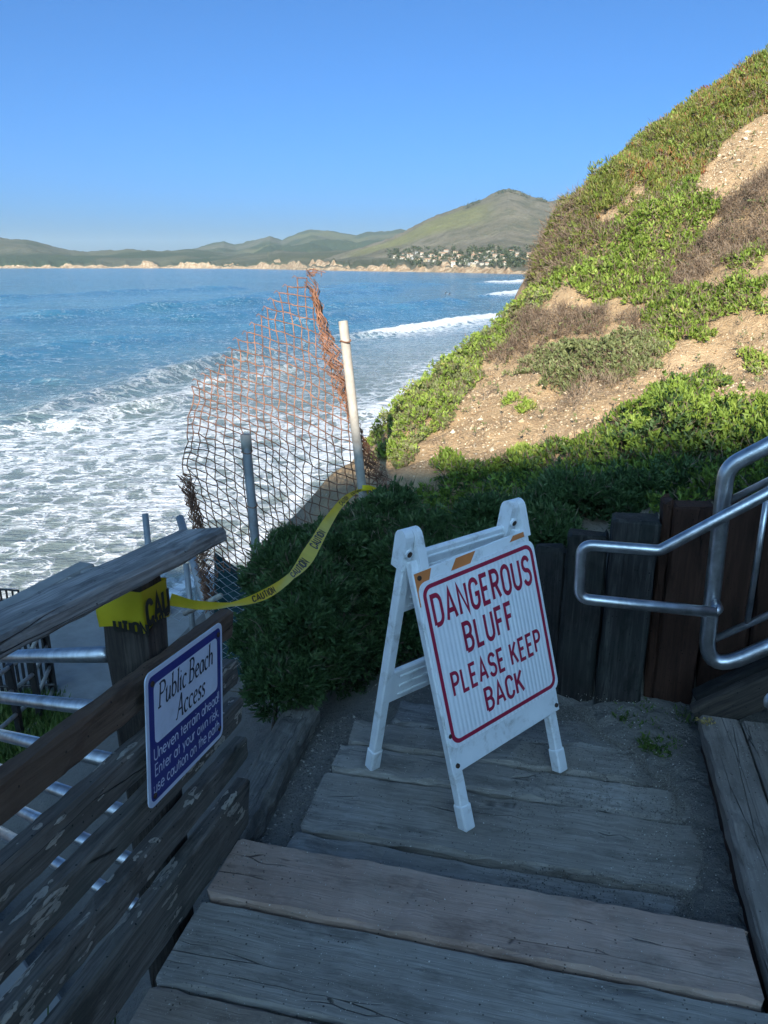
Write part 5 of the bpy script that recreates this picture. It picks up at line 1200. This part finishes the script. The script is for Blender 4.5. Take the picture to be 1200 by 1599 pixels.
plant_mass('leafy_shrub', 'bright green leafy shrub below the large one at the edge of bare soil', 'shrub', [(1005, 482), (1050, 452), (1110, 470), (1172, 448), (1184, 472), (1140, 492), (1100, 522), (1060, 538), (1028, 512)], 0.30, BRI(900), 204)
plant_mass('leafy_shrub', 'small bright green shrub among dry brush at the right', 'shrub', [(1110, 432), (1150, 400), (1190, 388), (1184, 422), (1140, 446)], 0.22, BRI(950), 205)
plant_mass('dry_brush', 'large patch of dry brown brush at the right of the bluff', 'brush', [(1040, 402), (1110, 375), (1130, 330), (1200, 270), (1280, 255), (1400, 230), (1400, 340), (1280, 370), (1200, 392), (1120, 432), (1100, 466), (1050, 456), (1018, 455)], 0.20, DRY(1300), 206)
plant_mass('dry_brush', 'dry brown brush under the bright shrubs near the seaward edge', 'brush', [(788, 562), (800, 530), (832, 480), (900, 486), (1000, 490), (1010, 512), (940, 522), (880, 532), (830, 562)], 0.20, DRY(1300), 207)
plant_mass('grey_shrub', 'low grey green shrub above the bare soil slope', 'shrub', [(785, 592), (800, 566), (850, 542), (900, 532), (960, 520), (1010, 526), (1040, 560), (1000, 586), (950, 602), (900, 606), (850, 618), (838, 592)], 0.20, GRY(1200), 208)
plant_mass('edge_shrubs', 'low green scrub along the seaward edge of the bluff', 'scrub', [(588, 712, .8), (640, 640, 1.0), (700, 598, 1.0), (760, 552, 1.0), (800, 512, 1.0), (826, 478, .9), (836, 450, .6), (855, 470), (805, 530), (765, 560), (742, 600), (702, 642), (682, 672), (652, 718), (612, 745)], 0.20, [('foliage', 'leaf_bright', 700, 9, .036, .008, .2, 1, .75, .15, 1), ('under_foliage', 'leaf_grey', 800, 9, .036, .008, 0, .8, .8, .1, .9), ('dry_stems', 'twig', 300, 6, .07, .0026, 0, .8, 1, 0, .8)], 209, kind='stuff')
plant_mass('lower_shrub', 'broad green shrub at the foot of the bluff, half in shade', 'shrub', [(886, 702), (930, 662), (1000, 622), (1050, 602), (1092, 590), (1122, 622), (1200, 660), (1300, 668), (1420, 690), (1420, 760), (1290, 745), (1180, 764), (1080, 792), (1000, 802), (920, 792), (880, 762)], 0.30, LOW(1150), 210)
plant_mass('lower_shrub', 'shaded green shrub with dry flower heads below the bare soil', 'shrub', [(640, 752), (720, 728), (800, 722), (880, 702), (902, 742), (885, 795), (800, 810), (700, 800), (630, 790)], 0.24, LOW(1150), 211)
plant_mass('wall_top_shrub', 'dark green shrub spilling over the red brown timbers', 'shrub', [(1030, 792), (1100, 778), (1200, 758), (1290, 770), (1290, 830), (1100, 815)], 0.20, LOW(1100), 212)
plant_mass('scattered_scrub', 'sparse dry stalks and seedlings scattered over the bluff soil', 'scrub', [(600, 745), (650, 640), (830, 480), (880, 360), (1000, 262), (1200, 120), (1290, 60), (1290, 700), (1100, 650), (900, 715), (760, 740)], 0.10, [('dry_stems', 'twig', 70, 5, .07, .0022, 0, 1, 1.0, .1, 1), ('foliage', 'leaf_grey', 30, 7, .03, .006, 0, 1, .8, .1, 1)], 240, kind='stuff')
for k, (px, py, w, lb) in enumerate([(1185, 570, 26, 'green tuft on bare soil at the right edge'), (1165, 560, 14, 'tiny tuft on bare soil beside a larger tuft'), (1190, 482, 24, 'green tuft below the dry brush at the right edge'), (800, 632, 12, 'tiny green tuft alone on the bare slope'), (825, 640, 14, 'second tiny tuft on the bare slope by dry stems'), (1032, 545, 26, 'pale leafy weed above the bare soil'), (700, 724, 26, 'pale tuft at the foot of the bare slope'), (820, 716, 24, 'yellow green tuft at the foot of the bare slope')]):
    plant_mass('tuft', lb, 'tuft', [(px - w, py), (px, py - w * .7), (px + w, py), (px, py + w * .7)], 0.12, [('foliage', 'leaf_bright', 1500, 9, .045, .008, .2, 1, .7, .2, 1)], 220 + k, ragged=.05)
plant_mass('dead_stems', 'grey dead stems trailing over the soil below the grey shrub', 'stems', [(850, 640), (880, 600), (960, 590), (950, 620), (900, 650)], 0.10, [('dry_stems', 'twig', 500, 6, .09, .0022, 0, 1, .9, .4, 1)], 231)
# dense dark shrubs in the shade behind the sign: leaf sprigs over lumpy crowns on a few stems
def crown_shrub(label, lobes, n_s, seed, k=10, L=0.036, W=0.0062, mat='leaf_dark'):
    rs = np.random.default_rng(seed); c0 = np.mean([l[0] for l in lobes], 0); z0 = min(float(terr(l[0][0], l[0][1])) for l in lobes)
    root = empty('evergreen_shrub', (c0[0], c0[1], float(terr(c0[0], c0[1]))), label, 'shrub')
    Ps, Ns, Ts = [], [], []
    tot = sum(l[1] * l[2] + l[1] * l[3] + l[2] * l[3] for l in lobes)
    big = lobes; lobes = []
    for c, rx, ry, rz in big:
        lobes.append((c, rx * .86, ry * .86, rz * .86))
        for j in range(11):
            d = unit(rs.normal(0, 1, 3)); d[2] = abs(d[2]) - .15; r_ = rs.uniform(.07, .125); lobes.append((c + d * np.array([rx, ry, rz]) * rs.uniform(.78, 1.0), r_, r_, r_ * rs.uniform(.7, 1.1)))
    tot = sum(l[1] * l[2] + l[1] * l[3] + l[2] * l[3] for l in lobes)
    for c, rx, ry, rz in lobes:
        n = int(n_s * (rx * ry + rx * rz + ry * rz) / tot); d = unit(rs.normal(0, 1, (n, 3))); d[:, 2] = np.where(d[:, 2] < -.35, -d[:, 2], d[:, 2])
        lump = 0.80 + 0.34 * fbm(d[:, 0] * 2.6 + c[0] * 3, d[:, 1] * 2.6 + d[:, 2] * 2.9 + c[1], seed) + 0.16 * fbm(d[:, 0] * 7, d[:, 2] * 7 + d[:, 1] * 3, seed + 3)
        q = rs.uniform(0, 1, n) ** 0.35
        P = c + d * np.array([rx, ry, rz]) * (lump * (0.72 + .28 * q))[:, None]; N = unit(d / np.array([rx, ry, rz]) * min(rx, ry, rz) + np.array([0, 0, .35]))
        ok = P[:, 2] > terr(P[:, 0], P[:, 1]) - .02
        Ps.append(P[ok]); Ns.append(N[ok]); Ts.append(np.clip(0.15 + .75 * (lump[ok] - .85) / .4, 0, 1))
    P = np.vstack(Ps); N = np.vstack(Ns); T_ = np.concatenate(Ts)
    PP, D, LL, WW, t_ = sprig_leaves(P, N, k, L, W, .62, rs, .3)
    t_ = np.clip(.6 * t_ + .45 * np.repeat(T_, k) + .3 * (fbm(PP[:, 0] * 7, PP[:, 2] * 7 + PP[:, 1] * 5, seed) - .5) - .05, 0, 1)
    leaf_mesh('foliage', PP, D, LL, WW, t_, M[mat], root, rs)['kind'] = 'stuff'
    m_ = rs.uniform(0, 1, len(P)) < .10; Pt = P[m_] + N[m_] * rs.uniform(-.05, .05, (m_.sum(), 1)); Pq, Dq, Lq, Wq, tq = sprig_leaves(Pt, N[m_], 3, .075, .0018, .8, rs); leaf_mesh('twigs', Pq, Dq, Lq, Wq, tq, M['twig'], root, rs)['kind'] = 'stuff'
    m_ = rs.uniform(0, 1, len(P)) < .05; Pt = P[m_] + N[m_] * rs.uniform(.02, .07, (m_.sum(), 1)); Pq, Dq, Lq, Wq, tq = sprig_leaves(Pt, N[m_], 12, .034, .006, .6, rs); leaf_mesh('new_shoots', Pq, Dq, Lq, Wq, .55 + .45 * tq, M[mat], root, rs)['kind'] = 'stuff'
    for j in range(7):
        l = big[j % len(big)]; b = np.array([l[0][0] + rs.normal(0, .05), l[0][1] + rs.normal(0, .05), 0]); b[2] = float(terr(b[0], b[1])) - .05
        e = l[0] + unit(rs.normal(0, 1, 3)) * np.array([l[1], l[2], l[3]]) * .6; m_ = (b + e) / 2 + rs.normal(0, .05, 3)
        mb = MB(); mb.tube(smooth_path([b, m_, e], 5), np.linspace(.014, .004, 11), 6); mb.build('stem', M['bark'], root)
    return root
E_ = lambda px, py, Y: PY(px, py, Y)
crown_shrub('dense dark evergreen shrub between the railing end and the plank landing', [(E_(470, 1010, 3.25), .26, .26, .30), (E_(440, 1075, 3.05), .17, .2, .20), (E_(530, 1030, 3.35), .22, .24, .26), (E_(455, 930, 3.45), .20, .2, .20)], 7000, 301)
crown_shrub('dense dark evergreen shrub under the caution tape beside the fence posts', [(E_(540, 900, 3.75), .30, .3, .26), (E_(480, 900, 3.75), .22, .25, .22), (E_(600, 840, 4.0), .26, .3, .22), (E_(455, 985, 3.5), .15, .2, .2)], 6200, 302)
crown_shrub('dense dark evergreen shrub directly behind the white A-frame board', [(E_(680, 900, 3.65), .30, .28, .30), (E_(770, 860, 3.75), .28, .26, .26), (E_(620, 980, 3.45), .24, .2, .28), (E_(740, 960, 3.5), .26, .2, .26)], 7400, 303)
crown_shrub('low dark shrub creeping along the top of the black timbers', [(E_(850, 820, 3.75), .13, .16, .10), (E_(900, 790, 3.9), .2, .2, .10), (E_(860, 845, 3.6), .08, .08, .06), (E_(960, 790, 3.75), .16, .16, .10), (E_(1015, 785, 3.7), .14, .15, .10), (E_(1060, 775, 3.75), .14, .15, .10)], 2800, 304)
# weeds
def weed(label, c, r, n, hgt, seed, name='weed', cat='weed', tall=1.0):
    rs = np.random.default_rng(seed); a = rs.uniform(0, 6.28, n); q = r * np.sqrt(rs.uniform(0, 1, n)); P = np.stack([c[0] + q * np.cos(a), c[1] + q * np.sin(a), np.full(n, c[2])], -1)
    D = unit(np.stack([rs.normal(0, .6, n), rs.normal(0, .6, n), np.ones(n) * tall], -1)); root = empty(name, c, label, cat)
    leaf_mesh('blades', P, D, hgt * rs.uniform(.4, 1.2, n), .0045, rs.uniform(0, .9, n), M['grass'], root, rs); return root
weed('patch of small weeds in the dirt before the black timbers', PZ(1000, 1122, 0.02), .10, 260, .045, 401)
weed('patch of creeping weeds on the sandy end of the planks', PZ(1030, 1165, 0.02), .075, 320, .032, 402, tall=.5)
weed('weeds at the corner of the red brown timber and side stair', PZ(1078, 1128, 0.02), .06, 160, .055, 403)
for k, (px, py, r, lb) in enumerate([(20, 1120, .55, 'grass clump inside the low pipe railing'), (60, 1150, .5, 'grass clump at the foot of the dark posts'), (10, 1185, .5, 'grass clump nearest the left edge below the railing'), (85, 1095, .35, 'grass clump beside the grey concrete landing')]):
    d = Vector(ray(px, py)).normalized(); h_ = BV.ray_cast(Vector((0, 0, CAMH)), d, 60); c = np.array(h_[0]) if h_[0] is not None else PZ(px, py, -3.0)
    rs = np.random.default_rng(410 + k); n = 1500; a = rs.uniform(0, 6.28, n); q = r * np.sqrt(rs.uniform(0, 1, n)); x, y = c[0] + q * np.cos(a), c[1] + q * np.sin(a); P = np.stack([x, y, terr(x, y)], -1)
    root = empty('grass_clump', c, lb, 'grass'); D = unit(np.stack([rs.normal(0, .5, n), rs.normal(0, .5, n), np.ones(n)], -1)); leaf_mesh('blades', P, D, .22 * rs.uniform(.4, 1.2, n), .012, rs.uniform(.1, 1, n), M['grass'], root, rs)
for k, (a, b, z, lb) in enumerate([(0.62, -1.12, -0.1, 'green weeds showing through the lowest rail gap'), (1.0, -1.12, 0.02, 'green weeds showing between the peeling rail boards')]):
    rs = np.random.default_rng(430 + k); n = 420; P = S(a, b, z - .45) + rs.normal(0, 1, (n, 3)) * np.array([.14, .14, .10]); root = empty('rail_weed', S(a, b, z - .45), lb, 'weed')
    D = unit(np.stack([rs.normal(0, .5, n), rs.normal(0, .5, n), np.ones(n)], -1)); leaf_mesh('blades', P, D, .2 * rs.uniform(.4, 1.3, n), .008, rs.uniform(.2, 1, n), M['grass'], root, rs)

# ------------------------------------------------------------------ gravel and chips
def chips(name, label, P, size, tint, mat, seed):
    rs = np.random.default_rng(seed); n = len(P); base = np.array([(1, 0, 0), (0, 1, 0), (-1, 0, 0), (0, -1, 0), (0, 0, .8), (0, 0, -.8)], float)
    V = P[:, None] + (base[None] + rs.normal(0, .22, (n, 6, 3))) * np.asarray(size)[:, None, None]
    F0 = np.array([(0, 1, 4), (1, 2, 4), (2, 3, 4), (3, 0, 4), (1, 0, 5), (2, 1, 5), (3, 2, 5), (0, 3, 5)]); F = (np.arange(n) * 6)[:, None, None] + F0[None]
    o = link(name, fast_mesh(name, V.reshape(-1, 3), F.reshape(-1, 3), False, {'tint': np.repeat(tint, 6)}), M[mat]); tag(o, label, 'gravel', kind='stuff'); return o
rs = np.random.default_rng(501)
n = 9000; a = rs.uniform(1.78, 3.05, n); b = rs.uniform(-.78, .56, n); keep = rs.uniform(0, 1, n) < 0.16 + .84 * sstep(.05, .45, b + .3 * (fbm(a * 4, b * 4, 3) - .5)) + .3 * sstep(2.6, 2.9, a); a, b = a[keep], b[keep]
zt = -0.045 + 0.075 * sstep(0.16, 0.50, b + 0.30 * (fbm(a * 5, b * 5, 11) - .5) + 0.24 * sstep(2.5, 2.9, a)) + 0.02 * sstep(2.72, 2.95, a)
P = a[:, None] * D1 + b[:, None] * D2; P[:, 2] = np.maximum(zt, 0.0) + 0.001
chips('grit', 'pale grit scattered over the plank landing', P, rs.uniform(.0008, .0028, len(P)), rs.uniform(0, 1, len(P)), 'pebble', 502)
n = 150000; a = rs.uniform(1.78, 3.0, n); b = rs.uniform(-.1, .56, n)
zt = -0.045 + 0.075 * sstep(0.32, 0.64, b + 0.16 * (fbm(a * 5, b * 5, 11) - .5) + 0.24 * sstep(2.5, 2.9, a)) + 0.02 * sstep(2.72, 2.95, a)
keep = rs.uniform(0, 1, n) < .9 * np.exp(-(np.maximum(-zt, 0) / .017) ** 1.1) * sstep(.012, .0, zt); a, b = a[keep], b[keep]; P = a[:, None] * D1 + b[:, None] * D2; P[:, 2] = np.maximum(zt[keep], -.001)
chips('sand_drift', 'loose dark sand drifted over the right ends of the planks', P, rs.uniform(.0010, .0032, len(P)), rs.uniform(0, .6, len(P)), 'pebble', 508)
n = 1500; a = rs.uniform(.95, 1.76, n); b = -.86 + 1.40 * rs.uniform(0, 1, n) ** 1.6; keep = fbm(a * 6, b * 6, 15) > .42; a, b = a[keep], b[keep]; P = a[:, None] * D1 + b[:, None] * D2; P[:, 2] = 0.151
chips('grit', 'pale grit scattered over the nearest step', P, rs.uniform(.0006, .0024, len(P)), rs.uniform(0, 1, len(P)), 'pebble', 503)
n = 1300; a = rs.uniform(1.9, 2.8, n); b = rs.uniform(-1.15, -.76, n); P = a[:, None] * D1 + b[:, None] * D2; P[:, 2] = terr(P[:, 0], P[:, 1]) + .002
chips('gravel', 'gravel in the dirt strip left of the planks', P, rs.uniform(.0015, .006, n), rs.uniform(0, .8, n), 'pebble', 504)
n = 900; a = rs.uniform(1.35, 2.76, n); b = rs.uniform(.58, .9, n); keep = fbm(a * 5, b * 5, 25) > .5; a, b = a[keep], b[keep]; P = a[:, None] * D1 + b[:, None] * D2; P[:, 2] = 0.173
chips('grit', 'pale grit on the tread of the side stair', P, rs.uniform(.0008, .0025, len(P)), rs.uniform(0, 1, len(P)), 'pebble', 505)
poly = [tuple(onhill(*q)[:2]) for q in ((640, 740), (700, 650), (770, 580), (860, 600), (1000, 590), (1060, 540), (1200, 480), (1290, 480), (1290, 660), (1120, 620), (1000, 620), (880, 710), (760, 730))]
n = 9000; x = rs.uniform(min(q[0] for q in poly), max(q[0] for q in poly), n); y = rs.uniform(min(q[1] for q in poly), max(q[1] for q in poly), n); m = in_poly(poly, x, y); x, y = x[m], y[m]
sz = rs.uniform(.003, .009, len(x)) * np.where(rs.uniform(0, 1, len(x)) > .965, 2.6, 1); P = np.stack([x, y, terr(x, y) + sz * .3], -1)
chips('stone_chips', 'pale stone chips scattered over the bare slope', P, sz, rs.uniform(0, 1, len(x)), 'sandstone', 506)
poly = [tuple(onhill(*q)[:2]) for q in ((1080, 290), (1110, 250), (1200, 180), (1290, 120), (1290, 250), (1200, 270), (1130, 320))]
n = 5000; x = rs.uniform(min(q[0] for q in poly), max(q[0] for q in poly), n); y = rs.uniform(min(q[1] for q in poly), max(q[1] for q in poly), n); m = in_poly(poly, x, y); x, y = x[m], y[m]
sz = rs.uniform(.004, .011, len(x)) * np.where(rs.uniform(0, 1, len(x)) > .96, 3, 1); P = np.stack([x, y, terr(x, y) + sz * .3], -1)
chips('stone_chips', 'pale stone chips on the bare soil near the top of the bluff', P, sz, rs.uniform(0, 1, len(x)), 'sandstone', 507)
rs = np.random.default_rng(520); q = PZ(1100, 1127, 0.174); P = q + rs.normal(0, 1, (40, 3)) * np.array([.018, .012, .0]) + UP * .003
lv = empty('fallen_leaves', q, 'little heap of yellow leaf litter on the corner of the side tread', 'leaf litter')
M['litter'] = leafmat('yellow_litter', [(0, (0.35, 0.24, 0.07)), (1, (0.55, 0.42, 0.16))]); leaf_mesh('leaves', P, unit(np.stack([rs.normal(0, 1, 40), rs.normal(0, 1, 40), rs.uniform(0, .3, 40)], -1)), .014, .004, rs.uniform(0, 1, 40), M['litter'], lv, rs)

# ------------------------------------------------------------------ town below the far hill
HW = [plain('stucco_white', (0.42, 0.385, 0.32), .9), plain('stucco_cream', (0.36, 0.295, 0.195), .9), plain('stucco_tan', (0.34, 0.25, 0.17), .9), plain('stucco_grey', (0.30, 0.30, 0.29), .9)]
HR = [plain('roof_terracotta', (0.34, 0.20, 0.13), .9), plain('roof_grey', (0.20, 0.19, 0.18), .9), plain('roof_pale', (0.45, 0.40, 0.34), .9)]
HG = plain('dark_window', (0.03, 0.035, 0.04), .2)
def house_mesh(w, d, h, rh, wm, rm):
    mb = MB(); mb.box((0, 0, h / 2 - 3), (w / 2, 0, 0), (0, d / 2, 0), (0, 0, h / 2 + 3))
    mb.cur = 1; e = .5
    V = [(-w / 2 - e, -d / 2 - e, h), (w / 2 + e, -d / 2 - e, h), (w / 2 + e, d / 2 + e, h), (-w / 2 - e, d / 2 + e, h), (-w / 2 - e, 0, h + rh), (w / 2 + e, 0, h + rh)]
    mb.add(V, [(0, 1, 5, 4), (2, 3, 4, 5), (1, 2, 5), (3, 0, 4), (3, 2, 1, 0)]); mb.cur = 2
    for k in range(3):
        for z in ([h * .3, h * .72] if h > 5 else [h * .5]):
            mb.box((-w * .32 + k * w * .32, -d / 2 - .05, z), (w * .09, 0, 0), (0, .06, 0), (0, 0, .75))
    me = bpy.data.meshes.new('house'); me.from_pydata(mb.v, [], mb.f); me.polygons.foreach_set('material_index', mb.mi)
    for m in (HW[wm], HR[rm], HG): me.materials.append(m)
    return me
KIN = [(house_mesh(13, 9, 6, 2.2, 0, 0), 'white', 'white walled house with red roof'), (house_mesh(11, 9, 5.5, 2, 1, 2), 'cream', 'cream house with pale roof'), (house_mesh(16, 10, 6.5, 2, 2, 0), 'tan', 'tan house with red roof'), (house_mesh(12, 9, 5, 1.6, 0, 1), 'white', 'white house with grey roof'), (house_mesh(12, 8, 4.5, 1.6, 3, 1), 'grey', 'grey house with grey roof'), (house_mesh(26, 11, 6, 2, 1, 0), 'long', 'long cream building with red roof')]
rs = np.random.default_rng(601); placed = []; towns = []
for k in range(600):
    px = rs.uniform(612, 838); top = np.interp(px, [612, 640, 700, 760, 830], [400, 396, 394, 393, 396]); bot = np.interp(px, [612, 660, 720, 780, 830], [405, 409, 415, 421, 424]); py = rs.uniform(top, bot)
    if rs.uniform() > (1 if px < 720 else .75): continue
    q = onbig(px, py)
    if q is None or q[2] < SEA + 9 or any(math.hypot(q[0] - p[0], (q[1] - p[1])) < 15 for p in placed): continue
    placed.append(q); me, cn, lb = KIN[int(rs.integers(0, 6)) if rs.uniform() > .2 else 0]
    o = bpy.data.objects.new('house', me); COL.objects.link(o); o.location = tuple(q); o.rotation_euler = (0, 0, rs.normal(-.1, .35)); sc_ = rs.uniform(.42, .72); o.scale = (sc_, sc_, sc_)
    towns.append((px, o, lb))
    if len(placed) >= 84: break
def nth(k):
    return '%d%s' % (k, 'th' if 10 <= k % 100 <= 20 else {1: 'st', 2: 'nd', 3: 'rd'}.get(k % 10, 'th'))
for k, (px, o, lb) in enumerate(sorted(towns, key=lambda q: q[0])):
    tag(o, 'tiny %s, %s from the left in the far town' % (lb, nth(k + 1)), 'house', 'houses of the far town')
# dark trees among the houses and on the far skyline
P = []; 
for k in range(330):
    px = rs.uniform(605, 840); py = rs.uniform(388, 424)
    q = onbig(px, py)
    if q is None or q[2] < SEA + 8: continue
    r_ = rs.uniform(2.0, 4.5); hgt = rs.uniform(4, 9)
    P.append(q + rs.normal(0, 1, (26, 3)) * np.array([r_ * .6, r_ * .6, hgt * .22]) + UP * hgt * .55)
for pts, hh_ in (([(781, 298), (784, 296), (788, 295), (797, 295), (804, 296), (812, 299), (818, 301), (824, 304)], 5), ([(728, 320), (733, 318), (738, 315), (743, 313), (748, 311)], 5), ([(841, 309), (846, 309), (852, 311)], 6), ([(881, 311), (890, 311)], 6)):
    for px, py in pts:
        q = onbig(px, py + 6)
        if q is None: continue
        P.append(q + rs.normal(0, 1, (40, 3)) * np.array([6, 6, hh_ * .5]) + UP * hh_)
P = np.vstack(P); n = len(P); M['far_tree'] = leafmat('far_tree', [(0, (0.02, 0.03, 0.015)), (1, (0.06, 0.075, 0.035))], 0)
D = unit(rs.normal(0, 1, (n, 3))); o = leaf_mesh('far_trees', P, D, 3.4, 1.3, rs.uniform(0, 1, n), M['far_tree'], None, rs); tag(o, 'dark trees among the far houses and on the far ridge', 'trees', kind='stuff')
# ------------------------------------------------------------------ two people sitting on boards beyond the breakers
def surfer(c, label, turn):
    e = empty('person', c, label, 'person')
    me = bpy.data.meshes.new('body'); J = [(0, 0, .12), (0, 0, .38), (.02, 0, .62), (.04, 0, .72), (.05, 0, .86), (.02, .2, .58), (.12, .28, .36), (.25, .26, .2), (.02, -.2, .58), (.12, -.28, .36), (.25, -.26, .2), (.12, .12, .1), (.38, .24, .02), (.38, .27, -.3), (.12, -.12, .1), (.38, -.24, .02), (.38, -.27, -.3)]
    Eg = [(0, 1), (1, 2), (2, 3), (3, 4), (2, 5), (5, 6), (6, 7), (2, 8), (8, 9), (9, 10), (0, 11), (11, 12), (12, 13), (0, 14), (14, 15), (15, 16)]
    me.from_pydata(J, Eg, []); o = link('body', me, M['wetsuit'], e); o.matrix_local = Matrix.Rotation(turn, 4, 'Z') @ Matrix.Scale(1.15, 4)
    sk = o.modifiers.new('skin', 'SKIN'); rad_ = [.15, .14, .16, .06, .11, .07, .05, .04, .07, .05, .04, .1, .075, .05, .1, .075, .05]
    for v, r_ in zip(me.skin_vertices[0].data, rad_): v.radius = (r_, r_)
    me.skin_vertices[0].data[0].use_root = True; o.modifiers.new('sub', 'SUBSURF').levels = 1
    return e
M['wetsuit'] = plain('black_wetsuit', (0.015, 0.015, 0.018), .6)
def surfboard(c, label, turn):
    mb = MB(); n = 14; ring_ = []
    for i in range(n):
        t_ = i / (n - 1); x = -1.2 + 2.4 * t_; w = .27 * math.sin(math.pi * min(.985, max(.02, t_))) ** .6; ring_.append((x, w, .06 + .12 * (t_ ** 4)))
    V = [(x, w, z) for x, w, z in ring_] + [(x, -w, z) for x, w, z in ring_[::-1]]; V2 = [(x, y, z - .06) for x, y, z in V]; m = len(V)
    mb.add(V + V2, [tuple(range(m))[::-1], tuple(range(m, 2 * m))] + [(i, (i + 1) % m, m + (i + 1) % m, m + i) for i in range(m)])
    o = mb.build('surfboard', M['grey_pipe'], None); o.matrix_local = Matrix.Translation(Vector(tuple(c))) @ Matrix.Rotation(turn, 4, 'Z'); tag(o, label, 'surfboard')
for k, (px, py, turn) in enumerate([(697, 460, 2.6), (703, 461, 3.4)]):
    c = PZ(px, py, SEA) + UP * .35
    surfer(c, ['person in a dark wetsuit sitting upright, left of two surfers', 'person in a dark wetsuit leaning forward, right of two surfers'][k], turn)
    surfboard(c, ['surfboard under the left of two surfers', 'surfboard under the right of two surfers'][k], turn)

# ------------------------------------------------------------------ sea air
mb = MB(); mb.box((0, 7000, 128), (16000, 0, 0), (0, 9500, 0), (0, 0, 352))
hz = mb.build('haze', [], None); tag(hz, 'thin pale sea haze over the bay', 'haze', kind='stuff')
hm = bpy.data.materials.new('haze_air'); hm.use_nodes = True; hn = hm.node_tree.nodes
hn.remove(hn['Principled BSDF']); pv = hn.new('ShaderNodeVolumePrincipled'); pv.inputs['Density'].default_value = 4.2e-5; pv.inputs['Color'].default_value = (0.72, 0.90, 1.0, 1)
hm.node_tree.links.new(pv.outputs[0], hn['Material Output'].inputs['Volume']); hz.data.materials.append(hm)
